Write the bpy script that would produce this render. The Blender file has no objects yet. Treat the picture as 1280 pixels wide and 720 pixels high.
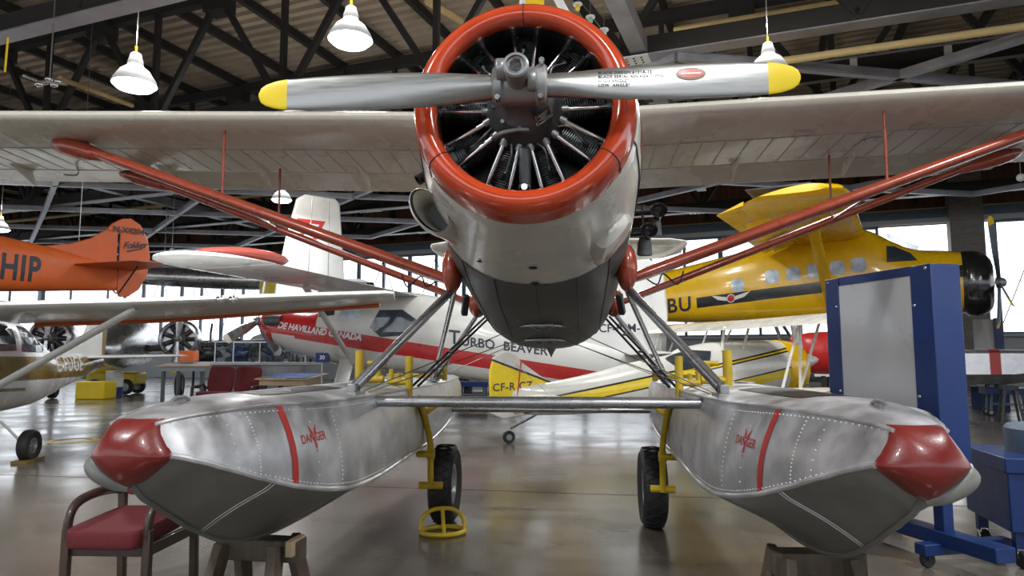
import bpy, bmesh, math, random
from math import sin, cos, pi, radians, tan, atan2, sqrt
from mathutils import Vector as V, Matrix
from mathutils.bvhtree import BVHTree
random.seed(7)
scene = bpy.context.scene
col = scene.collection
R = radians
FOC = 860.0            # focal length in pixels of a 1280-wide frame
EYE = 1.5
PITCH = R(5.65)

def at(u, v, d):
    """world point seen at photo pixel (u,v) at ground distance d ahead of the camera"""
    cx, cy = (u-640)/FOC, (360-v)/FOC
    y = cos(PITCH)-cy*sin(PITCH); z = sin(PITCH)+cy*cos(PITCH)
    k = d/y
    return V((cx*k, d, EYE+z*k))

# ------------------------------------------------------------------ materials
def _nodes(name):
    m = bpy.data.materials.new(name); m.use_nodes = True
    nt = m.node_tree; nt.nodes.clear()
    out = nt.nodes.new('ShaderNodeOutputMaterial')
    b = nt.nodes.new('ShaderNodeBsdfPrincipled')
    nt.links.new(b.outputs[0], out.inputs[0])
    return m, nt, b

def mat(name, c, rough=.4, metal=0., var=.12, scale=6., bump=0., bscale=40., coat=0., bands=None, rvar=.08, spec=.5, stretch=None):
    m, nt, b = _nodes(name)
    L = nt.links.new
    tc = nt.nodes.new('ShaderNodeTexCoord')
    src = tc.outputs['Object']
    if stretch:
        mp = nt.nodes.new('ShaderNodeMapping'); mp.inputs['Scale'].default_value = stretch
        L(src, mp.inputs['Vector']); nsrc = mp.outputs[0]
    else: nsrc = src
    n = nt.nodes.new('ShaderNodeTexNoise'); n.inputs['Scale'].default_value = scale
    n.inputs['Detail'].default_value = 6; n.inputs['Roughness'].default_value = .6
    L(nsrc, n.inputs['Vector'])
    mr = nt.nodes.new('ShaderNodeMapRange')
    mr.inputs[1].default_value = .3; mr.inputs[2].default_value = .7
    mr.inputs[3].default_value = 1-var; mr.inputs[4].default_value = 1+var
    L(n.outputs['Fac'], mr.inputs[0])
    colour = None
    if bands:
        sx = nt.nodes.new('ShaderNodeSeparateXYZ'); L(src, sx.inputs[0])
        def mth(op, a, bb):
            q = nt.nodes.new('ShaderNodeMath'); q.operation = op
            for i, w in enumerate((a, bb)):
                if isinstance(w, (int, float)): q.inputs[i].default_value = w
                else: L(w, q.inputs[i])
            return q.outputs[0]
        prev = None
        for (a0, a1, b0, b1, x0, x1, cc) in bands:
            X, Z = sx.outputs[0], sx.outputs[2]
            lo = mth('ADD', mth('MULTIPLY', X, a1), a0); hi = mth('ADD', mth('MULTIPLY', X, b1), b0)
            k = mth('MULTIPLY', mth('MULTIPLY', mth('GREATER_THAN', Z, lo), mth('LESS_THAN', Z, hi)),
                    mth('MULTIPLY', mth('GREATER_THAN', X, x0), mth('LESS_THAN', X, x1)))
            mx = nt.nodes.new('ShaderNodeMix'); mx.data_type = 'RGBA'
            L(k, mx.inputs[0])
            if prev is None: mx.inputs[6].default_value = (*c, 1)
            else: L(prev, mx.inputs[6])
            mx.inputs[7].default_value = (*cc, 1); prev = mx.outputs[2]
        colour = prev
    mul = nt.nodes.new('ShaderNodeMix'); mul.data_type = 'RGBA'; mul.blend_type = 'MULTIPLY'
    mul.inputs[0].default_value = 1
    if colour: L(colour, mul.inputs[6])
    else: mul.inputs[6].default_value = (*c, 1)
    L(mr.outputs[0], mul.inputs[7])
    L(mul.outputs[2], b.inputs['Base Color'])
    rr = nt.nodes.new('ShaderNodeMapRange')
    rr.inputs[1].default_value = .3; rr.inputs[2].default_value = .7
    rr.inputs[3].default_value = max(.02, rough-rvar); rr.inputs[4].default_value = min(1, rough+rvar)
    L(n.outputs['Fac'], rr.inputs[0]); L(rr.outputs[0], b.inputs['Roughness'])
    b.inputs['Metallic'].default_value = metal
    b.inputs['Coat Weight'].default_value = coat
    b.inputs['Coat Roughness'].default_value = .08
    b.inputs['Specular IOR Level'].default_value = spec
    if bump:
        n2 = nt.nodes.new('ShaderNodeTexNoise'); n2.inputs['Scale'].default_value = bscale
        L(nsrc, n2.inputs['Vector'])
        bp = nt.nodes.new('ShaderNodeBump'); bp.inputs['Strength'].default_value = bump; bp.inputs['Distance'].default_value = .02
        L(n2.outputs['Fac'], bp.inputs['Height']); L(bp.outputs[0], b.inputs['Normal'])
    return m

def glass(name, tint=(.92,.96,1), k=.06, rough=.02):
    m = bpy.data.materials.new(name); m.use_nodes = True
    nt = m.node_tree; nt.nodes.clear()
    out = nt.nodes.new('ShaderNodeOutputMaterial')
    t = nt.nodes.new('ShaderNodeBsdfTransparent'); t.inputs[0].default_value = (*tint, 1)
    g = nt.nodes.new('ShaderNodeBsdfGlossy'); g.inputs['Roughness'].default_value = rough
    lw = nt.nodes.new('ShaderNodeLayerWeight'); lw.inputs[0].default_value = .5
    f = nt.nodes.new('ShaderNodeMath'); f.operation = 'POWER'; f.inputs[1].default_value = 4
    nt.links.new(lw.outputs['Facing'], f.inputs[0])
    a = nt.nodes.new('ShaderNodeMath'); a.operation = 'ADD'; a.inputs[1].default_value = k
    a.use_clamp = True
    nt.links.new(f.outputs[0], a.inputs[0])
    mx = nt.nodes.new('ShaderNodeMixShader')
    nt.links.new(a.outputs[0], mx.inputs[0]); nt.links.new(t.outputs[0], mx.inputs[1]); nt.links.new(g.outputs[0], mx.inputs[2])
    nt.links.new(mx.outputs[0], out.inputs[0])
    return m

def emit(name, c, s):
    m = bpy.data.materials.new(name); m.use_nodes = True
    nt = m.node_tree; nt.nodes.clear()
    out = nt.nodes.new('ShaderNodeOutputMaterial'); e = nt.nodes.new('ShaderNodeEmission')
    e.inputs[0].default_value = (*c, 1); e.inputs[1].default_value = s
    nt.links.new(e.outputs[0], out.inputs[0]); return m

# ------------------------------------------------------------------ mesh builder
class MB:
    def __init__(s): s.v = []; s.f = []
    def add(s, vs, fs):
        o = len(s.v); s.v += [V(p) for p in vs]; s.f += [tuple(i+o for i in f) for f in fs]; return s
    def box(s, c, size, rot=None):
        hx, hy, hz = size[0]/2, size[1]/2, size[2]/2
        pts = [V((a*hx, b*hy, d*hz)) for a in (-1,1) for b in (-1,1) for d in (-1,1)]
        if rot is not None: pts = [rot @ p for p in pts]
        pts = [p+V(c) for p in pts]
        return s.add(pts, [(0,1,3,2),(4,6,7,5),(0,4,5,1),(2,3,7,6),(0,2,6,4),(1,5,7,3)])
    def bar(s, a, b, w, h=None, up=(0,0,1)):
        """rectangular bar from a to b, w wide (sideways), h high (along up)"""
        a, b = V(a), V(b); h = h or w
        d = (b-a).normalized(); u = V(up)
        if abs(d.dot(u)) > .98: u = V((1,0,0))
        x = d.cross(u).normalized(); u = x.cross(d).normalized()
        pts = [p + x*(i*w/2) + u*(j*h/2) for p in (a,b) for i in (-1,1) for j in (-1,1)]
        return s.add(pts, [(0,1,3,2),(4,6,7,5),(0,4,5,1),(2,3,7,6),(0,2,6,4),(1,5,7,3)])
    def loft(s, rings, closed=True, caps=True):
        n = len(rings[0]); vs = [p for r in rings for p in r]; fs = []
        for i in range(len(rings)-1):
            for j in range(n if closed else n-1):
                k = (j+1) % n
                fs.append((i*n+j, i*n+k, (i+1)*n+k, (i+1)*n+j))
        if caps and closed:
            fs.append(tuple(range(n-1,-1,-1))); m = (len(rings)-1)*n
            fs.append(tuple(range(m, m+n)))
        return s.add(vs, fs)
    def tube(s, path, r, seg=12, flat=1., up=(0,0,1), caps=True):
        """round (or flattened) tube along a path; r number or list; flat<1 squeezes it across `up`"""
        P = [V(p) for p in path]; rr = r if isinstance(r,(list,tuple)) else [r]*len(P)
        rings = []; prevx = None
        for i, p in enumerate(P):
            d = (P[min(i+1,len(P)-1)]-P[max(i-1,0)]).normalized()
            if prevx is None:
                u = V(up)
                if abs(d.dot(u)) > .98: u = V((1,0,0)) if abs(d.x) < .9 else V((0,1,0))
                x = d.cross(u).normalized()
            else:
                x = (prevx - d*prevx.dot(d)).normalized()
            prevx = x; w = x.cross(d).normalized()
            rings.append([p + x*(cos(2*pi*k/seg)*rr[i]) + w*(sin(2*pi*k/seg)*rr[i]*flat) for k in range(seg)])
        return s.loft(rings, True, caps)
    def lathe(s, prof, o=(0,0,0), axis=(0,0,1), seg=32, caps=False, a0=0, a1=2*pi):
        """prof: list of (radius, distance along axis)"""
        o, ax = V(o), V(axis).normalized()
        x = ax.orthogonal().normalized(); y = ax.cross(x)
        full = abs(a1-a0-2*pi) < 1e-6
        n = seg if full else seg+1
        rings = [[o+ax*h+(x*cos(a0+(a1-a0)*k/seg)+y*sin(a0+(a1-a0)*k/seg))*max(rad,1e-5) for k in range(n)] for rad,h in prof]
        return s.loft(rings, full, caps)
    def torus(s, c, R_, r, axis=(0,0,1), seg=40, sseg=12):
        return s.lathe([(R_+r*cos(2*pi*k/sseg), r*sin(2*pi*k/sseg)) for k in range(sseg+1)], c, axis, seg)
    def sph(s, c, r, sc=(1,1,1), seg=16, rows=10, rot=None):
        c = V(c); rings = []
        for i in range(rows+1):
            t = -pi/2+pi*i/rows
            rg = []
            for k in range(seg):
                p = V((cos(t)*cos(2*pi*k/seg)*r*sc[0], cos(t)*sin(2*pi*k/seg)*r*sc[1], sin(t)*r*sc[2]))
                if rot is not None: p = rot @ p
                rg.append(c+p)
            rings.append(rg)
        return s.loft(rings, True, False)
    def prism(s, poly, O, U, W, thick):
        """polygon given in the plane O,U,W, extruded by thick along U x W (centred)"""
        O, U, W = V(O), V(U), V(W); n = U.cross(W).normalized()
        a = [O+U*p[0]+W*p[1]+n*(thick/2) for p in poly]; b = [p-n*thick for p in a]
        k = len(poly)
        fs = [tuple(range(k)), tuple(range(2*k-1,k-1,-1))] + [(i,i+k,(i+1)%k+k,(i+1)%k) for i in range(k)]
        return s.add(a+b, fs)
    def bvh(s): return BVHTree.FromPolygons([tuple(p) for p in s.v], s.f)
    def xf(s, M): s.v = [M @ p for p in s.v]; return s
    def build(s, name, m, parent=None, ang=35, bevel=0, flat=False, loc=None):
        me = bpy.data.meshes.new(name)
        bm = bmesh.new()
        off = V(loc) if loc is not None else V((0,0,0))
        vs = [bm.verts.new(p-off) for p in s.v]
        for f in s.f:
            try: bm.faces.new([vs[i] for i in f])
            except ValueError: pass
        bmesh.ops.remove_doubles(bm, verts=bm.verts, dist=1e-5)
        bmesh.ops.recalc_face_normals(bm, faces=bm.faces)
        bm.to_mesh(me); bm.free()
        for p in me.polygons: p.use_smooth = not flat
        if not flat: me.set_sharp_from_angle(angle=R(ang))
        me.materials.append(m)
        o = bpy.data.objects.new(name, me); col.objects.link(o)
        if parent is not None: o.parent = parent
        if loc is not None: o.location = loc
        if bevel:
            b = o.modifiers.new('Bevel','BEVEL'); b.width = bevel; b.segments = 2; b.limit_method = 'ANGLE'; b.angle_limit = R(40)
        return o

def tag(o, label=None, cat=None, group=None, kind=None):
    if label: o['label'] = label
    if cat: o['category'] = cat
    if group: o['group'] = group
    if kind: o['kind'] = kind
    return o

def empty(name, loc, rz=0, label=None, cat=None, group=None, kind=None):
    o = bpy.data.objects.new(name, None); col.objects.link(o)
    o.location = loc; o.rotation_euler = (0,0,rz); o.empty_display_size = .2
    return tag(o, label, cat, group, kind)

def copy_tree(o, parent=None):
    c = o.copy(); col.objects.link(c); c.parent = parent
    for ch in list(o.children): copy_tree(ch, c)
    return c

# ------------------------------------------------------------------ sections
def ring(x, hw, zt, zb, zu, zl, n=2.2, N=48, axis='y', yc=0., nl=None):
    """closed cross-section: width half hw, top zt, bottom zb; upper curve starts at zu, lower at zl"""
    out = []
    for k in range(N):
        t = 2*pi*k/N - pi/2
        c_, s_ = cos(t), sin(t); e = 2/(n if s_ >= 0 or nl is None else nl)
        w = hw*math.copysign(abs(c_)**e, c_)
        z = zu+(zt-zu)*abs(s_)**e if s_ >= 0 else zl-(zl-zb)*abs(s_)**e
        out.append(V((yc+w, x, z)) if axis == 'y' else V((x, yc+w, z)))
    return out

def smooth_rows(rows, per=4):
    """Catmull-Rom interpolation of rows of numbers"""
    out = []
    for i in range(len(rows)-1):
        p0, p1, p2, p3 = rows[max(i-1,0)], rows[i], rows[i+1], rows[min(i+2,len(rows)-1)]
        for k in range(per):
            t = k/per; r = []
            for a,b,c,d in zip(p0,p1,p2,p3):
                r.append(.5*(2*b+(c-a)*t+(2*a-5*b+4*c-d)*t*t+(3*b-a-3*c+d)*t**3))
            # keep the first number (station) linear so stations never fold back
            r[0] = p1[0]+(p2[0]-p1[0])*t
            out.append(r)
    out.append(list(rows[-1])); return out

def foil(n=14, th=.13, camber=.02):
    """aerofoil outline: list of (chord fraction, height fraction) going round from trailing edge over the top"""
    xs = [.5*(1-cos(pi*i/n)) for i in range(n+1)]
    def t(x): return 5*th*(.2969*sqrt(x)-.126*x-.3516*x*x+.2843*x**3-.1015*x**4)
    def c(x): return 4*camber*x*(1-x)
    up = [(x, c(x)+t(x)) for x in reversed(xs)]
    lo = [(x, c(x)-.85*t(x)) for x in xs[1:-1]]
    return up+lo

def airfoil_ring(le, chord_dir, up, chord, th=.13, camber=.02, n=14):
    le, cd, up = V(le), V(chord_dir).normalized(), V(up).normalized()
    return [le+cd*(x*chord)+up*(z*chord) for x,z in foil(n, th, camber)]

# ------------------------------------------------------------------ lettering and painted marks
def text2d(s, size, shear=0, bold=0., align='CENTER', space=1.):
    cu = bpy.data.curves.new('t','FONT'); cu.body = s; cu.size = size; cu.shear = shear
    cu.offset = bold; cu.align_x = align; cu.align_y = 'CENTER'; cu.resolution_u = 3; cu.space_character = space
    o = bpy.data.objects.new('t', cu); col.objects.link(o)
    dg = bpy.context.evaluated_depsgraph_get()
    me = bpy.data.meshes.new_from_object(o.evaluated_get(dg))
    vs = [(p.co.x, p.co.y) for p in me.vertices]; fs = [tuple(p.vertices) for p in me.polygons]
    bpy.data.objects.remove(o); bpy.data.curves.remove(cu); bpy.data.meshes.remove(me)
    return vs, fs

def poly2d(pts): return list(pts), [tuple(range(len(pts)))]
def disc2d(rx, ry, n=32, c=(0,0)): return poly2d([(c[0]+rx*cos(2*pi*k/n), c[1]+ry*sin(2*pi*k/n)) for k in range(n)])
def merge2d(*shapes):
    vs, fs = [], []
    for a, b in shapes:
        o = len(vs); vs += a; fs += [tuple(i+o for i in f) for f in b]
    return vs, fs

def decal(name, shape, m, parent, O, U, W, bvh=None, off=.003, step=.05, D=None, flat=False):
    """a thin painted mark: a flat outline in the plane O,U,W laid onto the surface behind it"""
    vs, fs = shape; O, U, W = V(O), V(U).normalized(), V(W).normalized()
    D = V(D).normalized() if D is not None else -(U.cross(W)).normalized()
    bm = bmesh.new(); vv = [bm.verts.new((a,b,0)) for a,b in vs]
    for f in fs:
        try: bm.faces.new([vv[i] for i in f])
        except ValueError: pass
    if bvh is not None and step:
        bmesh.ops.triangulate(bm, faces=bm.faces[:])
        for ax in (0,1):
            lo = min(p[ax] for p in vs); hi = max(p[ax] for p in vs); k = lo+step
            while k < hi:
                co = (k,0,0) if ax == 0 else (0,k,0); no = (1,0,0) if ax == 0 else (0,1,0)
                bmesh.ops.bisect_plane(bm, geom=bm.verts[:]+bm.edges[:]+bm.faces[:], plane_co=co, plane_no=no); k += step
    lost = []
    for p in bm.verts:
        q = O+U*p.co.x+W*p.co.y
        if bvh is not None:
            h = bvh.ray_cast(q, D)
            if h[0] is not None:
                nn = h[1]
                if nn.dot(D) > 0: nn = -nn
                q = h[0]+nn*off
            else: lost.append(p)
        p.co = q
    if lost and len(lost) < len(bm.verts): bmesh.ops.delete(bm, geom=lost, context='VERTS')
    me = bpy.data.meshes.new(name); bm.to_mesh(me); bm.free()
    me.materials.append(m)
    o = bpy.data.objects.new(name, me); col.objects.link(o); o.parent = parent
    return o

def smooth_path(pts, n=8):
    P = [list(p) for p in pts]
    return [V(r) for r in _cr(P, n)]
def _cr(P, n):
    out = []
    for i in range(len(P)-1):
        p0,p1,p2,p3 = P[max(i-1,0)],P[i],P[i+1],P[min(i+2,len(P)-1)]
        for k in range(n):
            t = k/n
            out.append([.5*(2*b+(c-a)*t+(2*a-5*b+4*c-d)*t*t+(3*b-a-3*c+d)*t**3) for a,b,c,d in zip(p0,p1,p2,p3)])
    out.append(P[-1]); return out

def wheel(parent, c, rad, wid, axis, name='wheel', tread=False, hubr=.5):
    c, ax = V(c), V(axis).normalized()
    h = wid/2
    t = MB().lathe([(rad*hubr*.98,-h*.75),(rad*.72,-h*.95),(rad*.86,-h),(rad*.955,-h*.8),(rad*.985,-h*.45),(rad,0),(rad*.985,h*.45),(rad*.955,h*.8),(rad*.86,h),(rad*.72,h*.95),(rad*hubr*.98,h*.75)], c, ax, 40)
    o = t.build(name, M['rubber'], parent)
    g = MB().lathe([(.001,-h*.62),(rad*.16,-h*.62),(rad*.18,-h*.45),(rad*.36,-h*.4),(rad*.42,-h*.7),(rad*hubr,-h*.72),(rad*hubr,h*.72),(rad*.42,h*.7),(rad*.36,h*.4),(rad*.18,h*.45),(rad*.16,h*.62),(.001,h*.62)], c, ax, 28)
    g.build('wheel_hub', M['hub'], o)
    if tread:
        x = ax.orthogonal().normalized(); y = ax.cross(x)
        tb = MB()
        for k in range(26):
            for sgn in (-1,1):
                pts = []
                for i in range(5):
                    q = -h*.78+2*h*.78*i/4
                    a = 2*pi*k/26+sgn*(q/h)*.16
                    rr = rad*(1.002-.045*abs(q/h)**3)
                    pts.append(c+ax*q+(x*cos(a)+y*sin(a))*rr)
                tb.tube(pts, .0055, 4)
        tb.build('tread', M['rubber'], o)
    return o
M = {}
M['white'] = mat('cream_white_paint', (.68,.655,.59), .28, var=.07, scale=2.5, coat=.5)
M['white2'] = mat('white_aircraft_paint', (.68,.68,.66), .32, var=.06, scale=2, coat=.3)
M['redorange'] = mat('orange_red_cowl_paint', (.52,.050,.010), .22, var=.1, scale=4, coat=.8)
M['strutred'] = mat('dull_red_strut_paint', (.30,.045,.018), .3, var=.12, scale=8, coat=.4)
M['alu'] = mat('riveted_float_aluminium', (.60,.60,.62), .40, .8, var=.32, scale=4.2, rvar=.14, bump=.06, bscale=9)
M['bottom'] = mat('grey_float_bottom', (.20,.20,.185), .45, .35, var=.22, scale=4, rvar=.12)
M['bumper'] = mat('red_vinyl_bumper', (.165,.014,.011), .38, var=.15, scale=9, bump=.04, bscale=90, coat=.2)
M['rivet'] = mat('pale_rivet_heads', (.62,.62,.60), .5, var=.1)
M['ribtape'] = mat('rib_tape_paint', (.36,.34,.30), .4, var=.25, scale=3)
M['stripe'] = mat('red_warning_stripe', (.36,.03,.025), .45, var=.12)
M['blade'] = mat('brushed_blade_aluminium', (.34,.34,.33), .36, .85, var=.10, scale=5, rvar=.07, stretch=(1.2,1,14))
M['steel'] = mat('grey_strut_metal', (.42,.42,.43), .28, .85, var=.12, scale=5)
M['chrome'] = mat('bright_metal', (.7,.7,.7), .16, 1., var=.06)
M['gunmetal'] = mat('dark_engine_casing', (.085,.095,.10), .42, .3, var=.2, scale=12)
M['hubgrey'] = mat('propeller_hub_grey', (.30,.30,.30), .42, .6, var=.16, scale=14)
M['black'] = mat('black_finish', (.012,.012,.012), .45, var=.2)
M['blackgloss'] = mat('gloss_black', (.012,.012,.014), .2, var=.1, coat=.5)
M['belly'] = mat('dull_dark_belly_metal', (.115,.11,.105), .5, .35, var=.3, scale=5, rvar=.12)
M['yellow'] = mat('safety_yellow_paint', (.62,.42,.015), .4, var=.14, scale=9)
M['tip'] = mat('yellow_tip_paint', (.80,.58,.005), .4, var=.06)
M['rubber'] = mat('black_rubber', (.018,.018,.019), .62, var=.25, scale=14)
M['hub'] = mat('grey_wheel_hub', (.34,.34,.35), .4, .6, var=.15)
M['wire'] = mat('bracing_wire', (.3,.3,.3), .35, .9, var=.05)
M['wood'] = mat('weathered_trestle_timber', (.10,.076,.052), .75, var=.4, scale=5, bump=.3, bscale=25, stretch=(3,3,.6))
M['chairwood'] = mat('dark_stained_chair_wood', (.055,.032,.022), .38, var=.3, scale=8, coat=.2)
M['redfabric'] = mat('red_upholstery', (.135,.016,.02), .85, var=.18, scale=30, bump=.2, bscale=160)
M['blue'] = mat('blue_painted_board', (.005,.028,.135), .42, var=.1, scale=3)
M['panel'] = mat('white_plastic_sheet', (.52,.53,.55), .32, var=.05, scale=2, bump=.04, bscale=2)
M['orange'] = mat('orange_fabric_skin', (.66,.125,.02), .42, var=.07, scale=3)
M['navy'] = mat('dark_lettering_paint', (.022,.026,.045), .45, var=.1)
M['yel'] = mat('yellow_aircraft_paint', (.80,.47,.006), .28, var=.07, scale=2, coat=.4)
M['redpaint'] = mat('bright_red_paint', (.52,.022,.022), .35, var=.1)
M['silver'] = mat('polished_aircraft_skin', (.50,.50,.51), .28, .9, var=.16, scale=2)
M['window'] = mat('dark_cabin_window', (.035,.045,.06), .06, var=.1, spec=.8)
M['palewindow'] = mat('window_painted_daylight', (.50,.58,.68), .12, .0, var=.35, scale=5)  # pale colour stands in for daylight seen through the glazing
M['glass'] = glass('clear_glass')
M['steelblue'] = mat('blue_grey_frame', (.12,.16,.21), .5, var=.15)
M['truss'] = mat('blackened_truss_timber', (.020,.018,.017), .7, var=.3, scale=3)
M['chord'] = mat('grey_steel_chord', (.30,.30,.33), .42, .4, var=.25, scale=1.5)
M['roof'] = mat('brown_corrugated_roof', (.46,.39,.31), .75, var=.25, scale=.7)
M['plank'] = mat('dark_brown_plank_wall', (.15,.062,.032), .7, var=.5, scale=1.2, stretch=(4,4,.25))
M['wall'] = mat('pale_lower_wall', (.42,.43,.44), .6, var=.1, scale=.5)
M['brick'] = mat('grey_block_pillar', (.20,.18,.165), .8, var=.25, scale=2.2, stretch=(1,1,5))
M['pipe'] = mat('cream_pipe_paint', (.62,.47,.22), .5, var=.12, scale=2)
M['lampshade'] = mat('white_enamel_shade', (.75,.77,.80), .35, var=.04)
M['lampglow'] = emit('lit_lamp_diffuser', (.86,.93,1.), 14)
M['tablewood'] = mat('pale_table_wood', (.50,.37,.22), .5, var=.15, scale=4)
M['deskgrey'] = mat('grey_cabinet', (.33,.35,.37), .5, var=.1)
M['bluepaper'] = mat('blue_display_sheet', (.06,.12,.36), .4, var=.7, scale=5)
M['goldpaint'] = mat('gold_paint', (.20,.135,.022), .4, var=.1)
M['tan'] = mat('dull_tan_fabric', (.50,.36,.13), .5, var=.1)
M['bright_tank'] = mat('yellow_tank', (.55,.43,.02), .4, var=.1)

def floor_mat():
    m, nt, b = _nodes('polished_concrete')
    L = nt.links.new
    tc = nt.nodes.new('ShaderNodeTexCoord')
    n = nt.nodes.new('ShaderNodeTexNoise'); n.inputs['Scale'].default_value = .55; n.inputs['Detail'].default_value = 8; n.inputs['Roughness'].default_value = .62
    L(tc.outputs['Object'], n.inputs['Vector'])
    r = nt.nodes.new('ShaderNodeValToRGB'); e = r.color_ramp.elements
    e[0].position = .32; e[0].color = (.090,.076,.060,1); e[1].position = .70; e[1].color = (.180,.160,.136,1)
    L(n.outputs['Fac'], r.inputs[0]); L(r.outputs[0], b.inputs['Base Color'])
    n2 = nt.nodes.new('ShaderNodeTexNoise'); n2.inputs['Scale'].default_value = .9; n2.inputs['Detail'].default_value = 2
    L(tc.outputs['Object'], n2.inputs['Vector'])
    mr = nt.nodes.new('ShaderNodeMapRange'); mr.inputs[1].default_value = .3; mr.inputs[2].default_value = .7; mr.inputs[3].default_value = .13; mr.inputs[4].default_value = .30
    L(n2.outputs['Fac'], mr.inputs[0]); L(mr.outputs[0], b.inputs['Roughness'])
    b.inputs['Specular IOR Level'].default_value = .65
    n3 = nt.nodes.new('ShaderNodeTexNoise'); n3.inputs['Scale'].default_value = 3.; L(tc.outputs['Object'], n3.inputs['Vector'])
    bp = nt.nodes.new('ShaderNodeBump'); bp.inputs['Strength'].default_value = .012; bp.inputs['Distance'].default_value = .05
    L(n3.outputs['Fac'], bp.inputs['Height']); L(bp.outputs[0], b.inputs['Normal'])
    return m
M['floor'] = floor_mat()

def wing_mat():
    """cream paint with rib tapes pressed through the skin behind the front spar"""
    m = mat('ribbed_wing_paint', (.62,.585,.51), .27, var=.08, scale=1.6, coat=.35)
    nt = m.node_tree; L = nt.links.new
    b = next(n for n in nt.nodes if n.type == 'BSDF_PRINCIPLED')
    tc = nt.nodes.new('ShaderNodeTexCoord'); w = nt.nodes.new('ShaderNodeTexWave'); w.wave_type = 'BANDS'; w.bands_direction = 'X'
    w.inputs['Scale'].default_value = .92; w.inputs['Distortion'].default_value = 0
    L(tc.outputs['Object'], w.inputs['Vector'])
    p = nt.nodes.new('ShaderNodeMath'); p.operation = 'POWER'; p.inputs[1].default_value = 10; L(w.outputs['Fac'], p.inputs[0])
    n = nt.nodes.new('ShaderNodeTexNoise'); n.inputs['Scale'].default_value = 2.4; L(tc.outputs['Object'], n.inputs['Vector'])
    a = nt.nodes.new('ShaderNodeMath'); a.operation = 'MULTIPLY_ADD'; a.inputs[1].default_value = .35
    L(p.outputs[0], a.inputs[0]); L(n.outputs['Fac'], a.inputs[2])
    bp = nt.nodes.new('ShaderNodeBump'); bp.inputs['Strength'].default_value = .25; bp.inputs['Distance'].default_value = .03
    L(a.outputs[0], bp.inputs['Height']); L(bp.outputs[0], b.inputs['Normal'])
    return m
M['wing'] = wing_mat()
# ================================================================== the floatplane
YAW = R(5.0)
fp = empty('floatplane', (.04, 3.15, 0), -YAW,
           'large white floatplane with red cowl ring and two bare aluminium floats, nearest in the hangar', 'seaplane')
HZ = 2.77          # propeller axis height
# ---- fuselage: y (aft), half width, z top, z bottom, z upper start, z lower start, exponent upper, lower
rows = [
 (.36,.572,3.345,2.195,2.77,2.77,2.0,2.0),
 (.45,.600,3.365,2.165,2.76,2.76,2.0,2.0),
 (.80,.648,3.390,2.085,2.75,2.70,2.1,2.0),
 (1.2,.655,3.390,1.975,2.75,2.56,2.2,2.1),
 (1.75,.640,3.40,1.835,2.8,2.40,2.4,2.3),
 (2.3,.625,3.46,1.740,2.9,2.28,2.6,2.4),
 (3.0,.615,3.50,1.615,2.9,2.20,2.8,2.5),
 (3.6,.585,3.48,1.575,2.8,2.18,2.8,2.5),
 (4.4,.500,3.40,1.640,2.7,2.2,2.6,2.5),
 (5.5,.370,3.30,1.960,2.65,2.4,2.4,2.3),
 (7.0,.200,3.20,2.420,2.8,2.7,2.2,2.2),
 (8.3,.045,3.14,2.800,2.97,2.97,2.0,2.0)]
R8 = smooth_rows(rows, 5)
def fsec(r, g=0.): return ring(r[0], r[1]+g, r[2]+g, r[3]-g, r[4], r[5], r[6], 48, 'y', 0, r[7])
FUS = MB().loft([fsec(r) for r in R8], caps=False)
fus = FUS.build('fuselage', M['white'], fp)
FBV = FUS.bvh()
def row_at(y):
    for a, b in zip(R8, R8[1:]):
        if a[0] <= y <= b[0]:
            t = (y-a[0])/(b[0]-a[0]); return [p+(q-p)*t for p, q in zip(a, b)]
    return R8[-1]
# dark belly skin between the lower struts (indices around the bottom of the ring)
ys = [1.26+.11*i for i in range(28)]
def arc(y, half, g):
    rg = fsec(row_at(y), g); return [rg[k % 48] for k in range(-half, half+1)]
def strip_arc(ys, half, g, name, m, parent):
    return MB().loft([arc(y, half, g) for y in ys], closed=False, caps=False).build(name, m, parent)
bp_ = strip_arc(ys, 9, .006, 'belly_panel', M['belly'], fp); tag(bp_, 'dark bare metal belly skin')
# skin seams running aft on the belly
sm = MB()
for k in (-6,-3,0,3,6):
    sm.tube([fsec(row_at(y), .008)[k % 48] for y in ys], .0035, 5)
sm.build('belly_seam', M['black'], bp_)
# red flash along the cowl sides
for k0 in (12,-12):
    MB().loft([[fsec(row_at(y),.003)[(k0+j) % 48] for j in (-1,0,1,2)] for y in [.62+.06*i for i in range(30)]],closed=False,caps=False).build('side_flash', M['strutred'], fus)
# small holes and drain in the nose bowl
for (k, y, rx) in ((0,1.0,.028),(-4,1.08,.02),(0,1.24,.03)):
    p = fsec(row_at(y), .002)[k % 48]
    MB().sph(p, rx, (1,1,.25), 12, 6).build('drain_hole', M['black'], fp)
# belly fittings with paired lightening holes
for y in (2.25, 2.78):
    z = row_at(y)[3]-.012
    o = MB().box((0,y,z), (.20,.10,.03)).build('belly_fitting', M['hubgrey'], fp, bevel=.012)
    for sx in (-.05,.05):
        MB().lathe([(.001,0),(.022,0),(.022,-.018),(.001,-.018)], (sx,y-.01,z-.012), (0,0,1), 14).build('fitting_bolt', M['black'], o)
    for sx in (-1,1): MB().bar((sx*.09,y,z), (sx*.17,y+.02,z-.005), .03, .012).build('fitting_lug', M['hubgrey'], o)
MB().lathe([(.001,-.09),(.02,-.05),(.05,0)], (.03,3.55,1.575), (0,0,1), 12).build('drain_mast', M['hubgrey'], fp)
for s in (-1,1):   # little black steps on the lower sides
    MB().bar((s*.60,2.25,1.98), (s*.63,2.33,1.83), .05, .06).build('belly_step', M['black'], fp, bevel=.01)
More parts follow.
